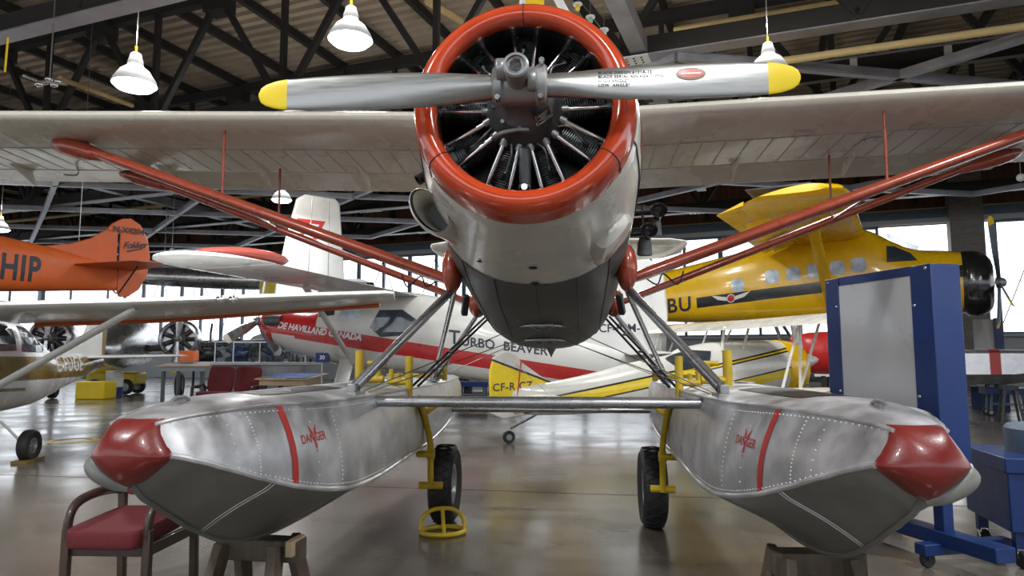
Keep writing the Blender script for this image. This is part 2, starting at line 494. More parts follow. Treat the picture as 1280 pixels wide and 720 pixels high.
# ---- cowl ring
TI = Matrix.Translation((0,.2,HZ-.022)) @ Matrix.Rotation(R(-4.6),4,'X') @ Matrix.Translation((0,-.2,-HZ))
prof = [(.447,.225),(.441,.205),(.450,.17),(.467,.148),(.490,.138),(.515,.142),(.540,.16),(.556,.19),(.566,.225),(.574,.30),(.576,.33)]
cw = MB().lathe([(a,b) for a,b in prof], (0,0,HZ), (0,1,0), 96).xf(TI).build('cowl_ring', M['redorange'], fp)
tag(cw, 'orange-red cowl ring')
MB().lathe([(.4465,.222),(.452,.30),(.46,.45),(.50,.62)], (0,0,HZ), (0,1,0), 64).xf(TI).build('cowl_liner', M['black'], cw)
for a in (90, 213, 327):
    s_ = MB()
    pts = [V((cos(R(a))*(r+.0015), y-.001, HZ+sin(R(a))*(r+.0015))) for r,y in prof[1:]]
    s_.tube(pts, .0028, 5).xf(TI).build('cowl_seam', M['black'], cw)
# white cowl skin overlap and gill lines on the sides
for k in (10,-10):
    sm = MB().tube([fsec(row_at(.36+.04*i), .003)[(k) % 48] for i in range(22)], .004, 5)
    sm.build('cowl_side_seam', M['black'], fus)
# ---- intake scoop low on the left of the photo, blister low on the right
def scoop(sx):
    rr = []
    c0 = V((-.585,.72,2.34))
    ax = [(0.0,.150,.085,c0),(.06,.165,.10,c0+V((.0,.06,0))),(.25,.15,.09,c0+V((.035,.25,-.01))),(.5,.09,.05,c0+V((.10,.5,-.07))),(.66,.02,.01,c0+V((.14,.66,-.12)))]
    n = 28
    rot = Matrix.Rotation(R(-38),3,'Y')
    for (_,a,b,c) in smooth_rows([(q[0],q[1],q[2],q[3]) if 0 else (q[0],q[1],q[2],q[3].x,q[3].y,q[3].z) for q in ax],4) if 0 else []: pass
    for q in smooth_rows([(q[0],q[1],q[2],q[3].x,q[3].y,q[3].z) for q in ax],4):
        c = V(q[3:6])
        rr.append([c + rot @ V((q[2]*cos(2*pi*k/n),0,q[1]*sin(2*pi*k/n))) for k in range(n)])
    o = MB().loft(rr, True, False)
    inner = [[c0+V((.01,.012+d,-.0))+rot @ V((.074*f*cos(2*pi*k/n),0,.138*f*sin(2*pi*k/n))) for k in range(n)] for d,f in ((-.012,1.04),(.03,.96),(.22,.80))]
    o.loft(inner, True, False)
    oo = o.build('intake_scoop', M['white'], fp)
    MB().loft([[c0+V((.01,.16,0))+rot @ V((.055*cos(2*pi*k/n)+.02,0,.095*sin(2*pi*k/n)-.03)) for k in range(n)],
               [c0+V((.01,.17,0))+rot @ V((.055*cos(2*pi*k/n)+.02,0,.095*sin(2*pi*k/n)-.03)) for k in range(n)]]).build('scoop_duct', M['black'], oo)
scoop(-1)
bl = MB()
rr = []
n = 24; rot = Matrix.Rotation(R(42),3,'Y')
for (d,a,b,h) in ((0,.03,.01,0),(.04,.12,.055,0),(.14,.165,.075,0),(.34,.165,.075,-.02),(.5,.13,.055,-.05),(.62,.03,.01,-.09)):
    c = V((.47-.02*d,.86+d,2.235+h))
    rr.append([c+rot @ V((math.copysign(abs(cos(2*pi*k/n))**.7,cos(2*pi*k/n))*b,0,math.copysign(abs(sin(2*pi*k/n))**.7,sin(2*pi*k/n))*a)) for k in range(n)])
bl.loft(rr).build('exhaust_blister', M['white'], fp)
# black exhaust stub, left side
MB().lathe([(.03,0),(.034,0),(.034,.12),(.028,.12),(.028,.01)], (-.63,1.02,2.66), (-.55,-.3,-.5), 16).build('exhaust_stub', M['black'], fp)
# twin black horns on a bracket, right side
hb = MB().tube([(.64,1.75,2.52),(.83,1.72,2.52)], .012, 8).tube([(.64,1.85,2.37),(.78,1.74,2.37)], .012, 8).tube([(.74,1.74,2.56),(.74,1.74,2.36)], .01, 8).build('horn_bracket', M['black'], fp)
for (x,z) in ((.845,2.50),(.775,2.36)):
    MB().lathe([(.012,.16),(.02,.10),(.026,.04),(.045,-.03),(.062,-.05),(.056,-.045),(.02,.02),(.001,.03)], (x,1.70,z), (.05,1,-.35), 20).build('horn', M['blackgloss'], hb)
    MB().lathe([(.035,0),(.05,.05),(.056,.13),(.04,.14),(.001,.14)], (x-.02,1.78,z-.01), (.0,.15,-1), 18).build('horn_driver', M['gunmetal'], hb)
# ---- engine
en = MB().lathe([(.001,.02),(.06,.02),(.075,.05),(.09,.10),(.135,.14),(.165,.19),(.185,.27),(.205,.30),(.21,.42),(.25,.45),(.25,.60)], (0,0,HZ), (0,1,0), 48).build('engine_crankcase', M['gunmetal'], fp)
MB().lathe([(.02,.615),(.55,.615)], (0,0,HZ), (0,1,0), 40).build('firewall_baffle', M['black'], fp)
tubes = MB()
for k in range(9):
    a = pi/2+2*pi*k/9
    u = V((cos(a),0,sin(a))); w = V((-sin(a),0,cos(a))); o = V((0,.46,HZ))
    cy = MB(); pr = []
    for i in range(18):
        r0 = .20+i*.0125
        pr += [(.060,r0),(.078,r0+.002),(.078,r0+.0065),(.060,r0+.0085)]
    cy.lathe(pr, o, u, 28)
    cy.lathe([(.06,.42),(.085,.43),(.085,.455),(.05,.47),(.001,.47)], o, u, 24)
    c_ = cy.build('cylinder', M['gunmetal'], en)
    for s in (-1,1):
        bx = MB().box(o+u*.44+w*(s*.058)+V((0,-.05,0)), (.05,.11,.06), Matrix(((w.x,0,u.x),(0,1,0),(w.z,0,u.z)))).build('rocker_box', M['gunmetal'], c_, bevel=.012)
        p0 = V((0,.30,HZ))+u*.185+w*(s*.040); p1 = V((0,.355,HZ))+u*.435+w*(s*.062)
        t = MB().tube([p0,p1], .0145, 12).build('pushrod_tube', M['chrome'], en)
        MB().tube([p0-(p1-p0)*.03,p0+(p1-p0)*.13], .021, 12).build('pushrod_collar', M['hubgrey'], t)
    # ignition leads and plugs
    MB().tube(smooth_path([V((0,.29,HZ))+u*.20, V((0,.27,HZ))+u*.25+w*.02, V((0,.33,HZ))+u*.31+w*.015, V((0,.38,HZ))+u*.36+w*.005],5), .005, 6).build('ignition_lead', M['hubgrey'], en)
    MB().tube([V((0,.34,HZ))+u*.335+w*.012, V((0,.37,HZ))+u*.37+w*.004], .011, 8).build('spark_plug', M['chrome'], en)
# sump, oil line, nose bolts and maker's plate
MB().bar((0,.30,HZ-.20),(0,.34,HZ-.43),.075,.06).build('oil_sump', M['gunmetal'], en, bevel=.015)
MB().lathe([(.001,0),(.03,0),(.03,.03),(.016,.05),(.001,.05)], (0,.30,HZ-.42), (0,-1,0), 16).build('sump_plug', M['chrome'], en)
MB().tube(smooth_path([(-.16,.24,HZ-.17),(-.10,.17,HZ-.165),(-.03,.16,HZ-.155),(.03,.16,HZ-.155)],6), .011, 8).build('oil_line', M['hubgrey'], en)
for k in range(10):
    a = 2*pi*k/10+.2
    MB().lathe([(.001,-.012),(.011,-.012),(.011,.01)], (cos(a)*.150,.165,HZ+sin(a)*.150), (0,1,0), 6).build('case_bolt', M['hubgrey'], en)
# data plate on the nose case, tilted
pc = V((.105,.115,HZ-.105)); pn = V((.45,-.75,-.48)).normalized(); px = V((.80,.08,.62)); px = (px-pn*px.dot(pn)).normalized(); pz = pn.cross(px)*1
if pz.z < 0: pz = -pz
pl = MB().prism([(-.045,-.026),(.045,-.026),(.045,.026),(-.045,.026)], pc, px, pz, .004).build('data_plate', M['black'], en)
pf = pc+pn*.0045
fr = MB()
for a,b in (((-.041,-.022),(.041,-.022)),((.041,-.022),(.041,.022)),((.041,.022),(-.041,.022)),((-.041,.022),(-.041,-.022))):
    fr.bar(pf+px*a[0]+pz*a[1], pf+px*b[0]+pz*b[1], .002, .002)
fr.build('plate_border', M['chrome'], pl)
for i in range(4):
    sh = poly2d([(-.034+.012*(i%2),.013-.009*i),(.03-.01*(i%3),.013-.009*i),(.03-.01*(i%3),.016-.009*i),(-.034+.012*(i%2),.016-.009*i)])
    decal('plate_line', sh, M['chrome'], pl, pf, px, pz)
# ---- propeller (along x), axis at y=0
pr_ = MB()
pr_.lathe([(.001,-.128),(.085,-.128),(.098,-.118),(.098,-.085),(.088,-.07),(.088,.07),(.098,.085),(.098,.118),(.085,.128),(.001,.128)], (0,0,HZ), (1,0,0), 40)
hub = pr_.build('propeller_hub', M['hubgrey'], fp, ang=30)
MB().lathe([(.07,.12),(.062,.0),(.055,-.06),(.052,-.10),(.05,-.115)], (-.005,-.03,HZ+.01), (0,1,0), 32).build('hub_barrel', M['hubgrey'], hub)
dm = MB().lathe([(.050,-.02),(.056,-.10),(.058,-.19),(.058,-.215),(.050,-.222),(.044,-.222),(.044,-.208),(.026,-.208)], (-.005,0,HZ+.015), (0,1,0), 36).build('hub_dome', M['hubgrey'], hub)
MB().lathe([(.001,-.232),(.024,-.232),(.028,-.226),(.028,-.206),(.001,-.206)], (-.005,0,HZ+.015), (0,1,0), 6).build('dome_nut', M['chrome'], dm)
for (x,z,yy) in ((-.082,.045,-.10),(.062,-.012,-.10)):
    MB().lathe([(.001,-.022),(.046,-.022),(.05,-.016),(.05,.016),(.046,.022),(.001,.022)], (x,yy,HZ+z), (1,0,0), 28).box((x,yy+.05,HZ+z), (.03,.10,.06)).build('counterweight_bracket', M['hubgrey'], hub, bevel=.004)
for (x,z) in ((.105,.085),(-.105,.085),(-.10,-.085),(.10,-.085)):
    MB().lathe([(.001,-.03),(.013,-.03),(.013,.02)], (x,-.075,HZ+z), (0,1,0), 10).build('hub_bolt', M['chrome'], hub)
def blade(s):
    st = [(.115,.062,.055,90),(.20,.064,.052,60),(.30,.072,.040,46),(.42,.081,.030,38),(.6,.087,.022,31),(.8,.087,.017,26),(1.0,.083,.013,23),(1.14,.077,.010,21)]
    tp = [(1.14,.077,.010,21),(1.20,.069,.008,20),(1.25,.053,.006,20),(1.275,.035,.005,20),(1.285,.012,.003,20)]
    def sec(q):
        x, hw, th, tw = q
        a = R(tw-20)*.55
        pts = []
        for k in range(24):
            t = 2*pi*k/24
            e = V((0, -th*sin(t) if 1 else 0, hw*cos(t)))
            # twist about x
            pts.append(V((s*x, e.y*cos(a)-e.z*sin(a)*s*-1*.9, HZ+e.y*sin(a)*s*-1*.9+e.z*cos(a))))
        return pts
    B = MB().loft([sec(q) for q in smooth_rows(st,4)])
    b = B.build('propeller_blade', M['blade'], hub)
    t = MB().loft([sec(q) for q in smooth_rows(tp,4)]).build('blade_tip', M['tip'], hub); tag(t, 'yellow painted blade tip')
    return B.bvh(), b
bvL, _ = blade(-1); bvR, bR = blade(1)
lines = ['BLADE DESIGN.6101A-12','BLADE SERIAL.X0VAG41-10002','HIGH ANGLE*','LOW  ANGLE*']
for i, s in enumerate(lines):
    decal('stamped_lettering', text2d(s, .0205, align='LEFT', bold=.0006, space=1.12), M['black'], hub, (.365,-.3,HZ+.043-.0215*i), (1,0,0), (0,0,1), bvR, .0016, .010)
decal('oval_emblem', disc2d(.068,.030), M['goldpaint'], hub, (.79,-.3,HZ+.028), (1,0,0), (0,0,1), bvR, .003, .02)
decal('oval_emblem', disc2d(.058,.022), M['redpaint'], hub, (.79,-.3,HZ+.028), (1,0,0), (0,0,1), bvR, .004, .02)
decal('oval_emblem_bar', poly2d([(-.045,-.003),(.045,-.003),(.045,.003),(-.045,.003)]), M['lampshade'], hub, (.79,-.3,HZ+.028), (1,0,0), (0,0,1), bvR, .005, .02)
# ---- wings
CH = 1.60
def wing_le(x): ax = abs(x); return V((x, 1.95, 3.345+(ax-.6)*.034))
INC = R(6.0)
cdv = V((0,cos(INC),-sin(INC))); upv = V((0,sin(INC),cos(INC)))
FO = foil(18,.135,.022)
def wpt(x, c, h): return wing_le(x)+cdv*(c*CH)+upv*(h*CH)
def under(x, c):
    lo = min(FO, key=lambda q: abs(q[0]-c)+(0 if q[1] < .03 and q not in FO[:19] else 1))
    return wpt(x, c, lo[1])
def wsec(x, c0, c1, shrink=1.):
    pts = [(max(c0,min(c1,a)), b) for a,b in FO]
    # heights on the clipped lines follow the outline
    return [wpt(x, a, b*shrink) for a,b in pts]
FS = [q for q in FO]
def up_h(c):
    q = sorted([p for p in FO[:19]], key=lambda p: p[0])
    for a,b in zip(q,q[1:]):
        if a[0] <= c <= b[0]: return a[1]+(b[1]-a[1])*(c-a[0])/(b[0]-a[0]+1e-9)
    return 0
def lo_h(c):
    q = sorted([FO[18]]+[p for p in FO[19:]]+[FO[0]], key=lambda p: p[0])
    for a,b in zip(q,q[1:]):
        if a[0] <= c <= b[0]: return a[1]+(b[1]-a[1])*(c-a[0])/(b[0]-a[0]+1e-9)
    return 0
def outline(c0, c1, n=16):
    cs = [c0+(c1-c0)*.5*(1-cos(pi*i/n)) for i in range(n+1)]
    return [(c,up_h(c)) for c in reversed(cs)]+[(c,lo_h(c)) for c in cs]
MAIN = outline(0,.735); FLAP = outline(.752,1.)
def flapdrop(p, x):   # flap hinged down a little
    h = wpt(x,.75,lo_h(.75)); q = p-h; a = R(-9)
    return h+V((0, q.y*cos(a)-q.z*sin(a), q.y*sin(a)+q.z*cos(a)))
for s in (-1,1):
    xs = [.58,1.5,2.5,3.5,4.5,5.5,6.6,6.95,7.15,7.25]
    sc = [1,1,1,1,1,1,1,.93,.75,.4]
    def mainsec(x,k): 
        return [wpt(s*x,.36+(c-.36)*k if k<1 else c, h*k) for c,h in MAIN]
    w = MB().loft([mainsec(x,k) for x,k in zip(xs,sc)])
    wo = w.build('wing', M['wing'], fp)
    for nm,a,b,dr in (('flap',.62,4.15,1),('aileron',4.18,6.85,0)):
        MB().loft([[flapdrop(wpt(s*x,c,h),s*x) if dr else wpt(s*x,c,h) for c,h in FLAP] for x in (a,(a+b)/2,b)]).build(nm, M['wing'], wo)
    rt = MB()
    for i in range(33):
        x = .75+.19*i
        for c0,c1,n in ((.36,.73,6),):
            pp = [wpt(s*(x+(.006 if 0 else 0)), c0+(c1-c0)*j/n, lo_h(c0+(c1-c0)*j/n))+V((0,0,-.0025)) for j in range(n+1)]
            rt.loft([[p+V((-.006,0,0)),p+V((.006,0,0)),p+V((.006,0,.004)),p+V((-.006,0,.004))] for p in pp])
    tag(rt.build('rib_tape', M['ribtape'], wo, flat=True), kind='stuff')
    sp_ = [wpt(s*x, .345, lo_h(.345))+V((0,0,-.002)) for x in (.62,2,3.5,5,6.8)]
    MB().tube(sp_, .004, 5).build('spar_seam', M['ribtape'], wo)
    for x in (1.72,2.72,3.70,5.2,6.3):
        p0 = wpt(s*x,.62,lo_h(.62)); p1 = wpt(s*x,.80,lo_h(.8)); p2 = p1+V((0,.07,-.12)); p3 = wpt(s*x,.72,lo_h(.72))+V((0,.0,-.05))
        MB().add([p+V((d,0,0)) for d in (-.012,.012) for p in (p0,p1,p2,p3)], [(0,1,2,3),(7,6,5,4),(0,4,5,1),(1,5,6,2),(2,6,7,3),(3,7,4,0)]).build('hinge_bracket', M['white'], wo)
    if s > 0:
        bv = w.bvh()
        decal('access_plate', disc2d(.085,.06), M['silver'], wo, wpt(2.75,.45,0)+V((0,0,-1)), (1,0,0), (0,1,0), bv, .004, .05, D=(0,0,1))
    else:
        bv = w.bvh()
    for x in (1.2,2.1,3.0):
        ol = [(-.07,-.05),(.07,-.05),(.07,.05),(-.07,.05)]
        il = [(a*.94,b*.92) for a,b in ol]
        shp = merge2d(*[poly2d([ol[i],ol[(i+1)%4],il[(i+1)%4],il[i]]) for i in range(4)])
        decal('inspection_panel', shp, M['belly'], wo, wpt(s*x,.30,0)+V((0,0,-1)), (1,0,0), (0,1,0), bv, .002, .1, D=(0,0,1))
    # pitot/mooring fitting
    MB().tube(smooth_path([under(s*4.5,.62),under(s*4.5,.62)+V((0,.02,-.10)),under(s*4.5,.62)+V((-.02,-.14,-.14))],5), .01, 8).build('pitot_tube', M['steel'], wo)
    # ---- wing struts
    a1 = V((s*.60,1.80,2.03)); b1 = wpt(s*4.15,.27,lo_h(.27)); a2 = V((s*.59,2.95,1.94)); b2 = wpt(s*4.02,.72,lo_h(.72))+V((0,0,-.04))
    for (a,b,rr,nm) in ((a1,b1,.078,'front'),(a2,b2,.058,'rear')):
        d = (b-a).normalized()
        st = MB().tube([a, a+(b-a)*.05, a+(b-a)*.5, b-d*.35, b-d*.12], [rr*.7,rr,rr*1.05,rr,rr*.9], 20, .55, up=(0,0,1))
        so = st.build('wing_strut', M['strutred'], fp)
        # teardrop end fairing under the wing
        rg = []
        for t,wd,ht in ((-.52,.02,.02),(-.44,.05,.042),(-.32,.075,.06),(-.18,.105,.078),(-.06,.12,.085),(.05,.115,.075),(.12,.08,.05),(.16,.02,.01)):
            k = 20; c = b+V((0,0,-.035))+V((d.x,d.y,d.z*.8))*t
            side = V((0,1,0)); u = d.cross(side).normalized()
            rg.append([c+side*(wd*rr/.078*cos(2*pi*j/k))+u*(ht*rr/.078*sin(2*pi*j/k)) for j in range(k)])
        MB().loft(rg).build('strut_fairing', M['strutred'], so)
    # root cuffs
    for (c,sc_) in ((V((s*.62,1.72,2.12)),(.075,.13,.17)),(V((s*.60,2.92,1.97)),(.085,.14,.13))):
        MB().sph(c, 1., sc_, 20, 12).build('strut_root_fairing', M['strutred'], fp)
    # jury struts
    for (t,c) in ((.56,.30),):
        p = a1+(b1-a1)*t; q = under(p.x, max(.08,(p.y-1.95)/CH))
        MB().tube([p,q],[.011,.011],10).build('jury_strut', M['strutred'], fp)
        p = a2+(b2-a2)*t; q = under(p.x, (p.y-1.95)/CH)
        MB().tube([p,q],[.010,.010],10).build('jury_strut', M['strutred'], fp)
        MB().tube([a1+(b1-a1)*t, a2+(b2-a2)*t], .012, 10).build('jury_strut', M['strutred'], fp)
    # ---- float struts
    f1 = V((s*1.13,1.05,1.285)); f2 = V((s*1.12,3.55,1.285)); r1 = V((s*.62,1.78,1.99)); r2 = V((s*.60,2.95,1.88))
    for (a,b,rr) in ((r1,f1,.036),(r1+V((0,.06,0)),f2,.028),(r2,f2+V((0,.06,0)),.028)):
        st = MB().tube([a,a+(b-a)*.06,a+(b-a)*.94,b],[rr*.7,rr,rr,rr*.75],18,.7,up=(1,0,0)).build('float_strut', M['steel'], fp)
        d = (b-a).normalized()
        MB().tube([b-d*.34,b-d*.05],[rr*1.16,rr*1.16],18,.74,up=(1,0,0)).build('strut_sleeve', M['steel'], st)
        MB().box(b-d*.02+V((0,0,.0)), (.055,.09,.07)).build('strut_clevis', M['hubgrey'], st, bevel=.008)
    # boarding ladder from cabin down to float
    la, lb = V((s*.55,3.2,1.86)), V((s*.98,2.15,1.27))
    ld = MB()
    off = V((s*.055,.06,0))
    ld.tube([la-off*.5,lb-off*.5],.0105,8).tube([la+off*.5,lb+off*.5],.0105,8)
    lo_ = ld.build('boarding_ladder', M['black'], fp)
    for i in range(3):
        q = la+(lb-la)*(.3+.25*i); MB().tube([q-off*.55,q+off*.55],.009,8).build('ladder_rung', M['black'], lo_)
    # bracing wires
    for (a,b) in (((s*.15,2.25,1.74),(s*1.1,1.1,1.27)),((s*.15,2.78,1.65),(s*1.12,3.4,1.27)),((-s*.12,2.26,1.735),(s*1.1,1.25,1.26))):
        MB().tube([a,b],.0035,6).build('bracing_wire', M['wire'], fp)
    MB().tube(smooth_path([(s*.72,1.95,2.12),(s*.85,1.93,2.02),(s*.90,1.94,2.10),(s*1.0,1.93,2.02),(s*1.05,1.95,2.12)],5),.006,6).build('brake_line', M['black'], fp)
# windscreen, fin and tailplane
MB().loft([[V((w*x_,y,z)) for x_ in (-1,-.5,0,.5,1)] for (w,y,z) in ((.5,1.75,3.35),(.5,2.0,3.62),(.52,2.25,3.72))],closed=False,caps=False).build('windscreen', M['window'], fp)
MB().prism([(6.3,3.1),(8.3,3.05),(8.5,3.6),(8.4,4.3),(8.1,4.45),(7.7,4.3),(7.2,3.55)], (0,0,0),(0,1,0),(0,0,1),.08).build('tail_fin', M['white'], fp, bevel=.03)
for s in (-1,1):
    MB().loft([airfoil_ring((s*x,le,3.24+.02*x),(0,1,-.14),(0,.14,1),te-le,.10,.0) for x,le,te in ((.05,7.25,8.5),(1.2,7.3,8.5),(1.75,7.4,8.45),(2.0,7.6,8.3),(2.06,7.8,8.05))]).build('tailplane', M['white'], fp)
# spreader bars between the floats
for (y,z) in ((1.28-.03,1.21),(4.1,.95)):
    o = MB().tube([(-1.12,y,z),(1.12,y,z)],.044,24,.8).build('spreader_bar', M['steel'], fp)
    for s in (-1,1): MB().tube([(s*1.10,y,z),(s*1.02,y,z)],.052,20,.82).build('bar_collar', M['hubgrey'], o)

# ---- floats
FL = [ # s, deck half width, deck z, crown, chine half width, chine z, keel z
 (.00,.085,1.245,.004,.150,1.13,1.025),
 (.08,.110,1.256,.012,.190,1.105,.960),
 (.20,.150,1.265,.02,.238,1.06,.890),
 (.40,.215,1.272,.035,.305,.985,.780),
 (.65,.275,1.272,.045,.370,.905,.665),
 (.95,.325,1.262,.05,.420,.835,.585),
 (1.3,.360,1.255,.055,.445,.785,.545),
 (1.8,.380,1.250,.055,.440,.760,.530),
 (2.6,.380,1.245,.055,.415,.755,.530),
 (3.5,.375,1.240,.055,.405,.765,.545),
 (4.3,.350,1.235,.05,.410,.84,.60),
 (5.2,.290,1.23,.045,.340,.93,.74),
 (6.2,.200,1.23,.035,.235,1.02,.90),
 (6.9,.060,1.22,.02,.075,1.10,1.03)]
FR = smooth_rows(FL, 5)
OX = 1.412; OY = -.65
def fl_deck(r, g=0):
    s_,dw,dz,cr,cw,cz,kz = r; y = OY+s_
    pts = []
    # chine up the side to the deck edge, over the crown, down the other side
    for k in range(7):
        t = k/6; w = cw+(dw-cw)*(t**1.25); z = cz+(dz-cz)*t
        bulge = .02*sin(pi*t)*min(1,s_*2)
        pts.append(V((-(w+bulge+g), y, z)))
    for k in range(1,8):
        t = k/8; x = -dw+2*dw*t
        pts.append(V((x, y, dz+cr*(1-(x/dw)**2)+g+.006*(1 if 0 < t < 1 else 0))))
    for k in range(6,-1,-1):
        q = pts[k]; pts.append(V((-q.x, q.y, q.z)))
    return pts
def fl_bot(r):
    s_,dw,dz,cr,cw,cz,kz = r; y = OY+s_
    half = []
    for k in range(9):
        t = k/8
        x = cw*(1-t); z = cz+(kz-cz)*t - .16*(cz-kz)*0
        # concave flare towards the chine
        z = cz-(cz-kz)*(t**.80) + .10*(cz-kz)*sin(pi*t)
        half.append((x,z))
    return [V((x,y,z)) for x,z in half]+[V((-x,y,z)) for x,z in reversed(half[:-1])]
def rowf(s_):
    for a,b in zip(FR,FR[1:]):
        if a[0] <= s_ <= b[0]:
            t = (s_-a[0])/(b[0]-a[0]); return [p+(q-p)*t for p,q in zip(a,b)]
    return FR[-1]
for s in (-1,1):
    sh = Matrix.Translation((s*OX,0,0))
    U_ = MB().loft([fl_deck(r) for r in FR],closed=False,caps=False)
    U_.f.append(tuple(range(len(fl_deck(FR[0]))))); n_ = len(fl_deck(FR[0]))
    U_.f.append(tuple(range((len(FR)-1)*n_, len(FR)*n_)))
    U_.xf(sh); fo = U_.build('float_hull', M['alu'], fp, ang=28)
    tag(fo, 'bare aluminium float on the left of the photo' if s < 0 else 'bare aluminium float on the right of the photo')
    bvf = U_.bvh()
    Bm = MB().loft([fl_bot(r) for r in FR],closed=False,caps=False); Bm.f.append(tuple(range(17))); Bm.f.append(tuple(range((len(FR)-1)*17,len(FR)*17)))
    Bm.xf(sh); tag(Bm.build('float_bottom', M['bottom'], fo, ang=50), 'dull grey planing bottom')
    # chine spray rails and keel strip, deck edge bead
    for sd in (-1,1):
        MB().tube([V((s*OX+sd*(r[4]+.002),OY+r[0],r[5])) for r in FR], [.012]*len(FR), 8).build('chine_rail', M['alu'], fo)
        MB().tube([V((s*OX+sd*(r[1]+.003),OY+r[0],r[2]+.002)) for r in FR], [.008]*len(FR), 6).build('deck_edge_bead', M['alu'], fo)
    MB().tube([V((s*OX,OY+r[0],r[6]-.004)) for r in FR], [.012]*len(FR), 8).build('keel_strip', M['bottom'], fo)
    # flared lip of the outer chine ahead of the bumper
    lp = [(.0,-.01,1.012),(.06,-.025,1.034),(.115,-.03,1.072),(.150,-.01,1.104),(.170,.04,1.110),(.192,.12,1.085),(.218,.22,1.045)]
    MB().tube(smooth_path([(s*OX+s*p[0],OY+p[1],p[2]) for p in lp],5), [.008+.010*sin(pi*i/30) for i in range(31)], 14, 1.9).build('bow_lip', M['bottom'], fo)
    # bumper cushion: swollen pentagon
    pent = [(-.082,1.260),(.082,1.260),(.146,1.142),(.150,1.130),(.135,1.110),(.035,1.032),(0,1.018),(-.035,1.032),(-.135,1.110),(-.150,1.130),(-.146,1.142)]
    def dens(P,n):
        o=[]
        for a,b in zip(P,P[1:]+P[:1]):
            for k in range(n): o.append((a[0]+(b[0]-a[0])*k/n,a[1]+(b[1]-a[1])*k/n))
        return o
    dp = dens(pent,5); cz_ = 1.145
    rg = []
    for k,y in ((1.0,.08),(1.02,.04),(1.02,.0),(.995,-.022),(.95,-.04),(.85,-.062),(.7,-.08),(.5,-.094),(.25,-.102),(.05,-.104)):
        q_ = []
        for p in dp:
            a_ = atan2(p[1]-cz_,p[0]); rp_ = sqrt(p[0]**2+(p[1]-cz_)**2); w_ = min(1,k)**2.2; r_ = k*(rp_*w_+.112*(1-w_)); zz = cz_+r_*sin(a_)
            q_.append(V((s*OX+r_*cos(a_), OY+y+1.3*max(0,zz-1.09)**2, zz)))
        rg.append(q_)
    tag(MB().loft(rg).build('bow_bumper', M['bumper'], fo, ang=179), 'red padded bow bumper')
    # red propeller warning stripe

    for i0,i1 in ((0,7),(14,21)):
        st = MB().loft([fl_deck(rowf(q), .003)[i0:i1] for q in (.628,.644,.660,.674)],closed=False,caps=False).xf(sh)
        tag(st.build('warning_stripe', M['stripe'], fo), 'red band painted up the side')
    # DANGER mark with a propeller emblem, on the inner side
    sd = -s
    O = V((s*OX+sd*.9, OY+.86, 1.10)); Ux = V((0,-s*sd*0+1,0))
    Ux = V((0,1,0)) if sd > 0 else V((0,-1,0))
    mark = [text2d('DAN', .058, bold=.0008), text2d('GER', .058, bold=.0008)]
    mark = merge2d(([(a-.062,b) for a,b in mark[0][0]],mark[0][1]), ([(a+.062,b) for a,b in mark[1][0]],mark[1][1]))
    def bl_(ang,l,w):
        c,s2 = cos(ang),sin(ang); P = [(0,-w*.3),(l*.5,-w),(l,0),(l*.5,w),(0,w*.3)]
        return poly2d([(a*c-b*s2,a*s2+b*c) for a,b in P])
    mk = merge2d(mark, *[bl_(a,.075,.010) for a in (pi/2+.55,pi/2-.55,-pi/2)])
    decal('danger_mark', mk, M['stripe'], fo, O, Ux, (0,0,1), bvf, .002, .03, D=(-sd,0,0))
    # rivet rows
    rv = MB()
    def riv(p,nn,rr=.0042):
        rv.sph(p,rr,(1,1,1),6,4)
    for sd in (-1,1):
        for r_ in [rowf(.03+.03*i) for i in range(90)]:
            q = fl_deck(r_)
            for idx in (0.35,5.6):
                i0 = int(idx); f = idx-i0; p = q[i0].lerp(q[i0+1],f)
                riv(V((s*OX+sd*abs(p.x),p.y,p.z)),0)
        for s0 in (.30,.42,.86,1.12,1.9):
            q = fl_deck(rowf(s0))
            for i in range(18):
                f = i/18*5.6; i0 = int(f); p = q[i0].lerp(q[i0+1],f-i0)
                if s0 in (.30,.86) and i % 3: continue
                riv(V((s*OX+sd*abs(p.x),p.y,p.z)),0)
    tag(rv.build('rivet_row', M['rivet'], fo), kind='stuff')
    # bottom seam, rivet lines
    sb = MB()
    for q in (.50,.52):
        pts = [p+V((s*OX,-.002,-.003)) for p in fl_bot(rowf(q))]
        sb.tube(pts,.003,5)
    sb.build('bottom_seam', M['alu'], fo)
    # deck fittings: anti-slip walkway, cleats, hatch covers
    MB().loft([[p+V((s*OX,0,.003)) for p in fl_deck(rowf(q))[(8 if s>0 else 10):13]] for q in [.75+.07*i for i in range(16)]],closed=False,caps=False).build('walkway_pad', M['black'], fo)
    ck = MB().box((s*OX,OY+.30,1.305),(.025,.05,.03)).tube([(s*OX,OY+.24,1.315),(s*OX,OY+.28,1.328),(s*OX,OY+.33,1.328),(s*OX,OY+.37,1.315)],.008,10)
    ck.build('mooring_cleat', M['hubgrey'], fo)
    for y in (.55,2.0,2.9):
        MB().lathe([(.001,.012),(.07,.012),(.08,0)],(s*OX+.05,OY+y+.6,1.305),(0,0,1),20).build('hatch_cover', M['hubgrey'], fo)
    for y in (1.05,3.5):
        MB().box((s*1.13,y,1.268),(.12,.2,.03)).build('deck_fitting', M['hubgrey'], fo, bevel=.006)
# ================================================================== things around the floatplane
FPM = Matrix.Translation((.04,3.15,0)) @ Matrix.Rotation(-YAW,4,'Z')
def fpw(x,y,z=0): return FPM @ V((x,y,z))
